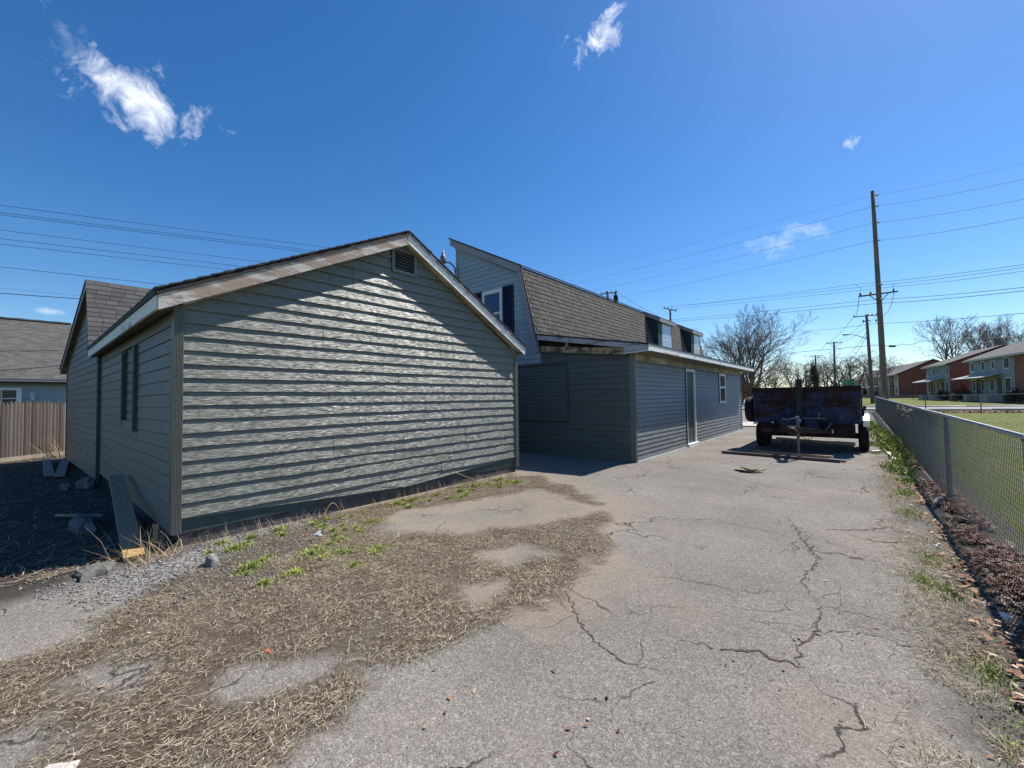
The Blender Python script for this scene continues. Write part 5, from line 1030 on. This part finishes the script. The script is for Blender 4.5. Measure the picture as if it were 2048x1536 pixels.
P4 = tpole('utility pole top with white insulators above the nearer dormer', (-20.9, 60.9, 0), (-20.68, 60.48, 14.2), ((-21.4, 59.9, 14.4), (-20.0, 61.1, 13.95)), .2, brace=False)
mb = MB(); mb.beam((-21.3, 60.0, 11.9), (-20.1, 61.0, 11.8), .08, .1); mb.build('cross_arm', M['pole_grey'], P4)
# wires
def wire(label, pts, r=.014, sag=0, group='overhead power lines'):
    P = []; pts = [Vector(p) for p in pts]
    for i in range(len(pts) - 1):
        for k in range(14):
            t = k / 14; P.append(pts[i].lerp(pts[i + 1], t) - Vector((0, 0, sag * 4 * t * (1 - t))))
    P.append(pts[-1]); c = P[len(P) // 2]; mb = MB(); mb.tube(P, r, 4); tag(mb.build('power_line', M['wire'], loc=c), label, 'power line', group)
wire('thinnest topmost wire tied to the tip of the tallest pole', [(-45.18, 65.55, 24.7), (1.47, 47.55, 18.81), (7.72, 34.75, 13.95)], .008, .15)
wire('second wire from the top of the tallest pole', [(-43.76, 66.83, 22.93), (1.44, 47.56, 17.85), (7.72, 34.75, 13.05)], .012, .15)
wire('third wire from the top of the tallest pole', [(-41.59, 68.73, 21.44), (1.39, 47.59, 16.41), (7.68, 34.77, 11.96)], .012, .15)
wire('fourth wire down on the tallest pole, well above its crossarm', [(-37.93, 71.87, 20.11), (1.34, 47.61, 14.85), (7.65, 34.79, 11.0)], .012, .15)
wire('uppermost of three close wires just above the crossarm of the tallest pole', [(-20.97, 60.23, 14.54), (.24, 46.86, 11.12), (7.56, 34.83, 8.44)], .013, .1)
wire('middle of three close wires just above the crossarm of the tallest pole', [(-20.64, 60.51, 14.6), (.97, 47.48, 10.93), (7.55, 34.84, 8.29)], .013, .1)
wire('lowest of three close wires just above the crossarm of the tallest pole', [(-20.2, 60.89, 14.3), (2.64, 48.89, 10.85), (7.55, 34.84, 8.1)], .013, .1)
wire('upper of two wires passing just below the crossarm of the tallest pole', [(-21.04, 60.27, 12.65), (1.26, 47.79, 9.75), (7.52, 34.85, 7.19)], .016, .1)
wire('lower of two wires passing just below the crossarm of the tallest pole', [(-20.49, 60.74, 12.42), (1.32, 47.85, 9.4), (7.51, 34.86, 7.01)], .018, .1)
wire('single wire halfway down the tallest pole, above the looped cable', [(-6.94, 72.23, 10.63), (1.26, 47.88, 7.66), (7.47, 34.88, 5.81)], .014, .1)
wire('wavy looped cable low on the tallest pole with a black splice box', [(-7.87, 71.58, 7.6), (1.2, 47.91, 5.78), (1.6, 48.25, 5.82), (2.0, 48.6, 5.68), (2.5, 49.0, 5.67), (2.9, 49.3, 5.85), (3.4, 49.0, 5.66), (4.0, 48.6, 5.9), (7.43, 34.9, 4.51)], .022, .02)
mb = MB(); mb.lathe((2.28, 48.82, 5.66), (.76, .64, 0), [(0, -.26), (.09, -.25), (.09, .25), (0, .26)], 8); tag(mb.build('splice_box', M['black'], loc=(2.28, 48.82, 5.66)), 'black splice box hung on the looped cable right of the tallest pole', 'cable box')
LW = [('topmost wire of the bundle crossing the sky at left', (-42.91, -2.72, 14.6), (-30.2, 34.08, 16.02), .014), ('upper of the twin wires, second from the top at left', (-42.93, -2.71, 14.12), (-30.21, 34.09, 15.64), .014), ('lower of the twin wires, third from the top at left', (-42.93, -2.71, 13.98), (-30.22, 34.09, 15.40), .014), ('fourth wire from the top at left', (-42.97, -2.69, 13.03), (-30.28, 34.12, 13.69), .013), ('fifth wire from the top at left', (-42.98, -2.68, 12.46), (-30.3, 34.13, 13.13), .014), ('sixth wire from the top at left', (-43.0, -2.68, 12.11), (-30.31, 34.14, 12.69), .014), ('single wire just above the peak of the garage extension', (-43.05, -2.65, 10.67), (-30.39, 34.18, 10.35), .015), ('thin upper wire of the pair ending behind the extension gable', (-43.09, -2.63, 9.31), (-41.83, 6.28, 9.52), .007), ('thick lower wire of the pair ending behind the extension gable', (-43.1, -2.62, 8.94), (-41.83, 6.28, 9.4), .024)]
for l, a, b, r_ in LW: wire(l, [a, b], r_, .05)
for l, a, b in (('sagging dark wire across the neighbour roof, upper one', (-24, -2.2, 3.55), (-21.9, 1.3, 3.62)), ('sagging dark wire across the neighbour roof, lower one', (-24, -2.2, 2.72), (-21.9, 1.3, 3.1))): wire(l, [a, b], .010, .06)
wire('service drop running from the transformer pole down to the mansard roof', [(-22.18, 46.14, 14.41), (-7.7, 24.5, 5.5)], .015, .2)
wire('short jumper wire from the left end of the tallest pole crossarm', [(.21, 46.88, 10.03), (.35, 47.0, 10.8), (.0, 46.7, 11.05)], .015)
wire('short jumper wire from the right end of the tallest pole crossarm', [(2.6, 48.88, 10.35), (2.45, 48.75, 11.0), (2.75, 49.0, 11.05)], .015)
wire('wire dropping from the tallest pole crossarm left end to the leaning pole', [(.21, 46.88, 10.0), (-.05, 62, 10.6), (-.37, 77.67, 12.8)], .02, .3)
wire('wire dropping from the tallest pole crossarm right end to the leaning pole', [(2.55, 48.84, 10.29), (2.5, 62, 10.6), (2.31, 79.92, 13.0)], .02, .5)
wire('leftmost wire from the leaning pole to the next street pole', [(-.37, 77.67, 12.69), (-4.95, 106.55, 11.94)], .03, .5); wire('middle wire from the leaning pole to the next street pole', [(.95, 78.81, 12.15), (-3.76, 107.54, 12.12)], .025, .5)
wire('right wire from the leaning pole to the next street pole', [(2.31, 79.92, 12.92), (-2.5, 108.6, 12.09)], .025, .6); wire('slack upper cable low between leaning pole and next street pole', [(1.0, 78.93, 10.41), (-3.52, 107.84, 9.0)], .03, 1.2); wire('slack lower cable low between leaning pole and next street pole', [(.98, 78.94, 9.9), (-3.56, 107.86, 8.4)], .03, 1.8)
wire('left wire between the two far street poles above the trailer', [(-4.95, 106.55, 11.94), (-9.88, 135.11, 11.58)], .03, .5); wire('right wire between the two far street poles above the trailer', [(-2.5, 108.6, 12.09), (-7.33, 137.26, 11.8)], .03, .5)

# street name sign
SG = thing('street_sign', 'green street name sign on a thin pole above the trailer corner', 'sign', (-1.1, 57.9, 0))
mb = MB(); mb.tube([(-1.1, 57.9, 0), (-1.1, 57.9, 3.0)], .035, 8); mb.build('sign_pole', M['galv_dull'], SG)
mb = MB(); mb.beam((-1.55, 57.52, 2.62), (-.65, 58.28, 2.62), .02, .26); mb.build('sign_blade', M['sign_green'], SG)
mb = MB(); mb.beam((-1.75, 58.4, 2.92), (-.45, 57.4, 2.92), .02, .24); mb.build('sign_blade', M['sign_green'], SG)

# ================================================================== APARTMENTS
def apartment(name, label, Nc, seglist, depth, z0, ze, zr, clap, units, groupcanopy=True, brick_gable=True):
    d = Vector((-.170, .985, 0)).normalized(); e = Vector((d.y, -d.x, 0)); Nc = Vector(Nc); th = thing(name, label, 'apartment building', (Nc.x, Nc.y, z0))
    W_ = lambda u, v, z: Vector((Nc.x, Nc.y, 0)) + d * u + e * v + Vector((0, 0, z))      # u along facade (away), v into the building
    def bx(mb, u0, u1, v0, v1, za, zb, mi=0): mb.hexa([W_(u0, v0, za), W_(u1, v0, za), W_(u1, v1, za), W_(u0, v1, za), W_(u0, v0, zb), W_(u1, v0, zb), W_(u1, v1, zb), W_(u0, v1, zb)], mi)
    u0 = min(s_[0] for s_ in seglist); u1 = max(s_[1] for s_ in seglist)
    mb = MB(); bx(mb, u0 + .05, u1 - .05, .05, depth - .05, z0 - .5, ze); mb.build('wall_core', M['found'], th)
    for a, b, kind_ in seglist:
        if kind_ == 'brick':
            mb = MB(); bx(mb, a, b, -.02, .04, z0 - .4, ze); mb.build('brick_wall', M['brick'], th)
        else:
            mb = MB(); bx(mb, a, b, .0, .04, z0 + .9, ze); k = 0
            z = z0 + .95
            while z < ze - .05:
                mb.hexa([W_(a, -.035, z), W_(b, -.035, z), W_(b, 0, z), W_(a, 0, z), W_(a, -.004, z + .2), W_(b, -.004, z + .2), W_(b, 0, z + .2), W_(a, 0, z + .2)]); z += .2
            mb.build('clapboard_wall', M[clap], th); mb = MB(); bx(mb, a, b, -.03, .04, z0 - .4, z0 + .9); mb.build('brick_base', M['brick'], th)
    # gables
    for uu, t in ((u0, -1), (u1, 1)):
        mb = MB(); pts = [W_(uu, .0, z0 - .4), W_(uu, depth, z0 - .4), W_(uu, depth, ze), W_(uu, depth / 2, zr - .15), W_(uu, .0, ze)]; mb.prism(pts if t < 0 else pts, d * (.06 * t)); mb.build('gable_wall', M['brick'], th)
    mb = MB()
    for (va, za, vb, zb) in ((-.55, ze - .12, depth / 2, zr), (depth + .55, ze - .12, depth / 2, zr)):
        p = [W_(u0 - .45, va, za), W_(u1 + .45, va, za), W_(u1 + .45, vb, zb), W_(u0 - .45, vb, zb)]; mb.hexa(p + [q + Vector((0, 0, .12)) for q in p])
    mb.build('roof', M['apt_roof'], th)
    mb = MB(); bx(mb, u0 - .46, u1 + .46, -.62, -.56, ze - .24, ze + .0); mb.build('gutter', M['canopy'], th)
    for (ua, ub, za, zb) in units['win']:
        mb = MB(); bx(mb, ua, ub, -.07, -.036, z0 + za, z0 + zb); w_ = mb.build('window', M['white'], th); mb = MB(); nb = 2 if ub - ua > .8 else 1; ww = (ub - ua - .16) / nb
        for k in range(nb): bx(mb, ua + .08 + k * ww + .02 * k, ua + .06 + (k + 1) * ww, -.078, -.071, z0 + za + .1, z0 + zb - .1)
        mb.build('pane', M['pane_far'], w_)
    for (ua, ub) in units['door']:
        mb = MB(); bx(mb, ua, ub, -.08, -.036, z0 + .9, z0 + 2.95); mb.build('door', M['rust_leaf'], th); mb = MB(); bx(mb, ua - .5, ub + .5, -1.6, -.09, z0 - .2, z0 + .85); mb.build('stoop', M['concrete'], th)
    for (ua, ub) in units['canopy']:
        mb = MB(); p = [W_(ua, -1.9, z0 + 3.05), W_(ub, -1.9, z0 + 3.05), W_(ub, -.05, z0 + 3.55), W_(ua, -.05, z0 + 3.55)]; mb.hexa(p + [q + Vector((0, 0, .1)) for q in p]); mb.build('canopy', M['canopy'], th)
        nps = max(2, int((ub - ua) / 2.6) + 1)
        for k in range(nps):
            u = ua + .15 + (ub - ua - .3) * k / (nps - 1); mb = MB(); mb.beam(W_(u, -1.8, z0 - .1), W_(u, -1.8, z0 + 3.06), .06, .06, upv=(1, 0, 0)); mb.build('canopy_post', M['iron'], th)
        mb = MB(); mb.beam(W_(ua, -1.8, z0 + 1.1), W_(ub, -1.8, z0 + 1.1), .05, .05); mb.build('porch_rail', M['iron'], th)
    return th
UA = dict(win=[(1.0, 2.3, 4.1, 5.5), (4.6, 5.4, 4.2, 5.3), (7.4, 8.2, 4.1, 5.5), (10.5, 11.4, 4.1, 5.5), (.8, 2.2, 1.25, 3.0), (5.0, 6.0, 1.3, 3.0), (7.7, 8.6, 1.3, 3.0), (10.3, 11.2, 1.3, 3.0)], door=[(3.2, 4.1), (9.0, 9.9)], canopy=[(3.0, 12.6)])
apartment('apartment_building', 'nearest two storey apartment block, grey green clapboard ending in brick at the picture edge', (14.44, 77.6), [(0, 12.1, 'clap'), (-9, 0, 'brick')], 9.5, .3, 6.1, 8.3, 'apt_green', UA)
UB = dict(win=[(.3, 1.1, 4.1, 5.4), (4.2, 5.0, 4.1, 5.5), (6.2, 7.0, 4.1, 5.5), (8.8, 9.6, 4.1, 5.5), (.4, 1.5, 1.25, 3.0), (4.3, 5.2, 1.25, 3.0), (6.0, 6.8, 1.25, 3.0), (8.7, 9.5, 1.25, 3.0)], door=[(2.4, 3.3), (7.2, 8.1)], canopy=[(2.2, 10.8)])
apartment('apartment_building', 'middle apartment block with grey green front and large plain brick gable', (11.06, 95.7), [(0, 10.2, 'clap')], 12, .28, 6.1, 8.6, 'apt_green', UB)
wc_, dc_, cc_ = [], [], []
segs = []
u = 0
for k in range(8):
    segs += [(u, u + 3.4, 'clap'), (u + 3.4, u + 7.5, 'brick')]; wc_ += [(u + 1.0, u + 2.2, 4.1, 5.4), (u + 1.0, u + 2.3, 1.2, 2.9), (u + 4.8, u + 6.0, 4.2, 5.4), (u + 4.8, u + 5.8, 1.3, 2.8)]; dc_.append((u + 3.6, u + 4.4)); cc_.append((u + 3.2, u + 6.6)); u += 7.5
apartment('apartment_building', 'long far apartment row with off white and brick fronts behind the poles', (6.91, 131.5), segs, 12, .1, 5.9, 9.0, 'apt_white', dict(win=wc_, door=dc_, canopy=cc_))

# ================================================================== TREES AND SHRUBS
def tree_mesh(seed, h, stems, spread, levels, r0, fork=.25, up=.35, kids=(5, 5, 4, 3), rmin=.018, twist=.3):
    r = random.Random(seed); tr = MB(); cr = MB()
    def grow(p, d, L, rad, lev):
        n = 4 if lev < 2 else 3 if lev == 2 else 2; pts = [p]; rs = [rad]; q = p.copy(); dd = d.copy()
        for k in range(n):
            dd = (dd + Vector((r.gauss(0, twist), r.gauss(0, twist), r.gauss(0, twist) + up * .25)) * .35).normalized(); q = q + dd * (L / n); pts.append(q.copy()); rs.append(max(rmin, rad * (1 - .72 * (k + 1) / n)))
        (tr if lev < 2 else cr).tube(pts, rs, 6 if lev == 0 else 4 if lev == 1 else 3, cap=False)
        if lev >= levels: return
        kn = kids[min(lev, len(kids) - 1)]
        for k in range(kn):
            t = fork + (1 - fork) * (k + r.random()) / kn; i = min(int(t * n), n - 1); bp = pts[i].lerp(pts[i + 1], t * n - i); ax = (pts[i + 1] - pts[i]).normalized()
            side_ = ax.orthogonal(); side_.rotate(Matrix.Rotation(r.uniform(0, 6.28), 3, ax)); ang = r.uniform(.45, .85) * spread; nd = (ax * math.cos(ang) + side_ * math.sin(ang) + Vector((0, 0, up * .3))).normalized()
            grow(bp, nd, L * r.uniform(.42, .66) * (1.1 - .3 * t), max(rmin, rs[i] * .55), lev + 1)
    for s_ in range(stems):
        a = 2 * math.pi * s_ / stems + r.random(); tilt = 0 if stems == 1 else r.uniform(.15, .62); d = Vector((math.cos(a) * math.sin(tilt), math.sin(a) * math.sin(tilt), math.cos(tilt)))
        grow(Vector((0, 0, 0 if stems == 1 else h * .04)), d, h * (.62 if stems == 1 else .60), r0 * (1 if stems == 1 else .62), 0)
    if stems > 1: tr.tube([(0, 0, -.5), (0, 0, h * .09)], [r0 * 1.3, r0 * 1.1], 8)
    return tr, cr
PROTO = {}
def tree(key, label, loc, scale=1.0, rot=0, group=None, twig='twig', cat='tree', name='bare_tree', **kw):
    t = thing(name, label, cat, loc, group)
    if key not in PROTO:
        tr, cr = tree_mesh(**kw); a = MB(); a.v = tr.v; a.f = tr.f; a.m = tr.m; m1 = a.build('trunk', M['bark']); b = MB(); b.v = cr.v; b.f = cr.f; b.m = cr.m; m2 = b.build('crown', M[twig])
        PROTO[key] = (m1.data, m2.data); objs = (m1, m2)
    else: objs = tuple(bpy.data.objects.new(nm, me) for nm, me in zip(('trunk', 'crown'), PROTO[key])); [COL.objects.link(o) for o in objs]
    for o in objs: o.parent = t; o.location = (0, 0, 0); o.rotation_euler = (0, 0, rot); o.scale = (scale,) * 3
    return t
tree('vase', 'largest bare tree fanning out above the house roof end', (-14.3, 79.5, 0), seed=2, h=17, stems=8, spread=.75, levels=4, r0=.42, kids=(7, 6, 5, 4), rmin=.012, up=.3)
tree('mid', 'bare tree just right of the largest tree, above the trailer', (-13.1, 132.9, 0), 1.0, 0, seed=5, h=13.5, stems=3, spread=.95, levels=4, r0=.4, kids=(7, 5, 5, 4), rmin=.012, up=.2)
tree('mid', 'bare tree beside the braced crossarm pole', (-6.7, 138.3, 0), .9, 1.7); tree('mid', 'broad bare tree left of the leaning pole above the far row', (-1.0, 130.0, 0), 1.05, 3.1)
tree('mid', 'small bare tree behind the dark conifer', (-9.9, 150, 0), 1.0, 4.4); tree('mid', 'bare tree filling the gap between the two street poles', (-4.0, 150, 0), 1.1, 5.2)
tree('mid', 'bare tree hidden partly by the tallest pole', (3.0, 150, 0), 1.1, .6); tree('mid', 'small bare crown poking over the far apartment roof', (9.9, 178, 0), 1.05, 2.4)
tree('mid', 'bare tree low behind the house end, under the largest tree', (-22.5, 105, 0), .8, 2.0); tree('mid', 'wide bare tree far beyond the spare wheel side of the trailer', (-20, 140, 0), 1.0, .3)
tree('tall', 'tall slim bare tree leaning left, first over the apartments', (13.57, 122.6, .3), 1.0, 0, seed=8, h=19, stems=1, spread=.72, levels=4, r0=.36, kids=(9, 5, 4, 4), rmin=.014, up=.4, fork=.42, twig='twig_red')
tree('tall', 'second tall slim bare tree over the middle apartment roof', (15.9, 128.2, .3), .98, 2.1); tree('tall', 'third bare tree, thin one behind the middle apartment gable', (18.2, 126.9, .3), .86, 4.0)
tree('tall', 'fourth bare tree, reddish one left of the spreading tree', (20.6, 133.8, .3), .94, 5.4)
tree('vase', 'spreading bare tree over the nearest apartment block', (22.3, 122.7, .3), .95, 2.2); tree('vase', 'bare spreading tree at the right picture edge behind the apartments', (31, 120, .3), .9, 4.0)
def blob(name, label, cat, loc, size, n, leaf, mat, seed, stem=True, cone=False, group=None):
    r = np.random.RandomState(seed); t = thing(name, label, cat, loc, group); k = 14; c = r.normal(0, .42, (k, 3)) * np.array(size); c[:, 2] = np.abs(c[:, 2]) * .9 + size[2] * .35
    if cone: z = r.uniform(.05, 1, k * 4); a = r.uniform(0, 6.28, k * 4); c = np.stack([np.cos(a) * (1 - z) * size[0], np.sin(a) * (1 - z) * size[1], z * size[2]], 1); k *= 4
    idx = r.randint(0, k, n); P = c[idx] + r.normal(0, .16 if not cone else .10, (n, 3)) * np.array(size); P[:, 2] = np.clip(P[:, 2], .03, None); q = r.normal(0, 1, (n, 3, 3)) * leaf
    V = (P[:, None, :] + q).reshape(-1, 3) + np.array(loc); F = np.arange(n * 3).reshape(-1, 3); fast_mesh('crown', V, F, mat, t, k=3)
    mb = MB(); rr_ = random.Random(seed)
    for j in range(6 if not cone else 1):
        a = rr_.uniform(0, 6.28); top = Vector(loc) + (Vector((math.cos(a) * size[0] * .5, math.sin(a) * size[1] * .5, size[2] * .7)) if not cone else Vector((0, 0, size[2]))); mb.tube([Vector(loc) - Vector((0, 0, .2)), Vector(loc).lerp(top, .5), top], [.06, .04, .015] if not cone else [.2, .12, .03], 5)
    mb.build('trunk', M['bark'], t); return t
blob('conifer', 'dark conifer behind the small poles above the trailer', 'tree', (-9.0, 130, 0), (2.3, 2.3, 8.6), 4200, .13, M['conifer'], 3, cone=True)
for i, (x, y, s, l) in enumerate(((-11.5, 68, (2.6, 2.2, 3.2), 'brown leaved shrub right beyond the house corner'), (-14.5, 74, (3.0, 2.5, 3.6), 'tall brown leaved shrub under the largest bare tree'), (-10.5, 88, (3.2, 3, 3.0), 'brown thicket behind the left half of the trailer'), (-17.5, 86, (3.2, 3, 4.0), 'brown thicket partly hidden by the lean-to roof end'))): blob('brown_shrub', l, 'shrub', (x, y, 0), s, 5000, .07, M['rust_leaf'], 20 + i)
for i, (x, y, s, mt, l) in enumerate(((13.2, 72.5, (.9, .9, 1.3), 'hedge', 'dark bush before the lower windows of the nearest apartment block, far end'), (14.1, 69.8, (1.0, 1.0, 1.1), 'hedge', 'wide dark bush left of the pale bush'), (14.6, 67.6, (.6, .6, 1.1), 'pale_leaf', 'pale greyish bush among the dark apartment bushes'), (15.4, 65.6, (1.0, 1.0, 1.2), 'hedge', 'dark bush just right of the pale bush'), (10.0, 92.5, (1.1, 1.1, 1.3), 'hedge', 'dark bush by the far porch of the middle apartment block'), (11.4, 87.5, (1.1, 1.1, 1.4), 'hedge', 'dark bush at the brick corner of the middle apartment block'), (10.8, 90.0, (.6, .6, 1.1), 'pale_leaf', 'pale twiggy bush before the middle apartment porch'), (16.4, 63.8, (1.0, 1.0, 1.0), 'hedge', 'dark bush nearest the right picture edge below the brick'))): blob('bush', l, 'bush', (x, y, .25), s, 2600, .06, M[mt], 40 + i)
for i, (x, y) in enumerate(((-2.2, 76), (-1.6, 88))): blob('evergreen_shrub', ('dark evergreen shrub right of the trailer top corner', 'second dark evergreen shrub behind the one at the trailer corner')[i], 'shrub', (x, y, .1), (1.3, 1.3, 3.0), 3000, .08, M['hedge'], 60 + i)
# ivy remains climbing on the fence
r = np.random.RandomState(77); n = 700; V = np.stack([FX + r.normal(0, .05, n), r.uniform(13.5, 18.5, n), 1.22 - np.abs(r.normal(0, .12, n))], 1)
tag(fast_mesh('dry_vine_leaves', (V[:, None, :] + r.normal(0, .028, (n, 3, 3))).reshape(-1, 3), np.arange(n * 3).reshape(-1, 3), M['pale_leaf'], k=3), kind='stuff')
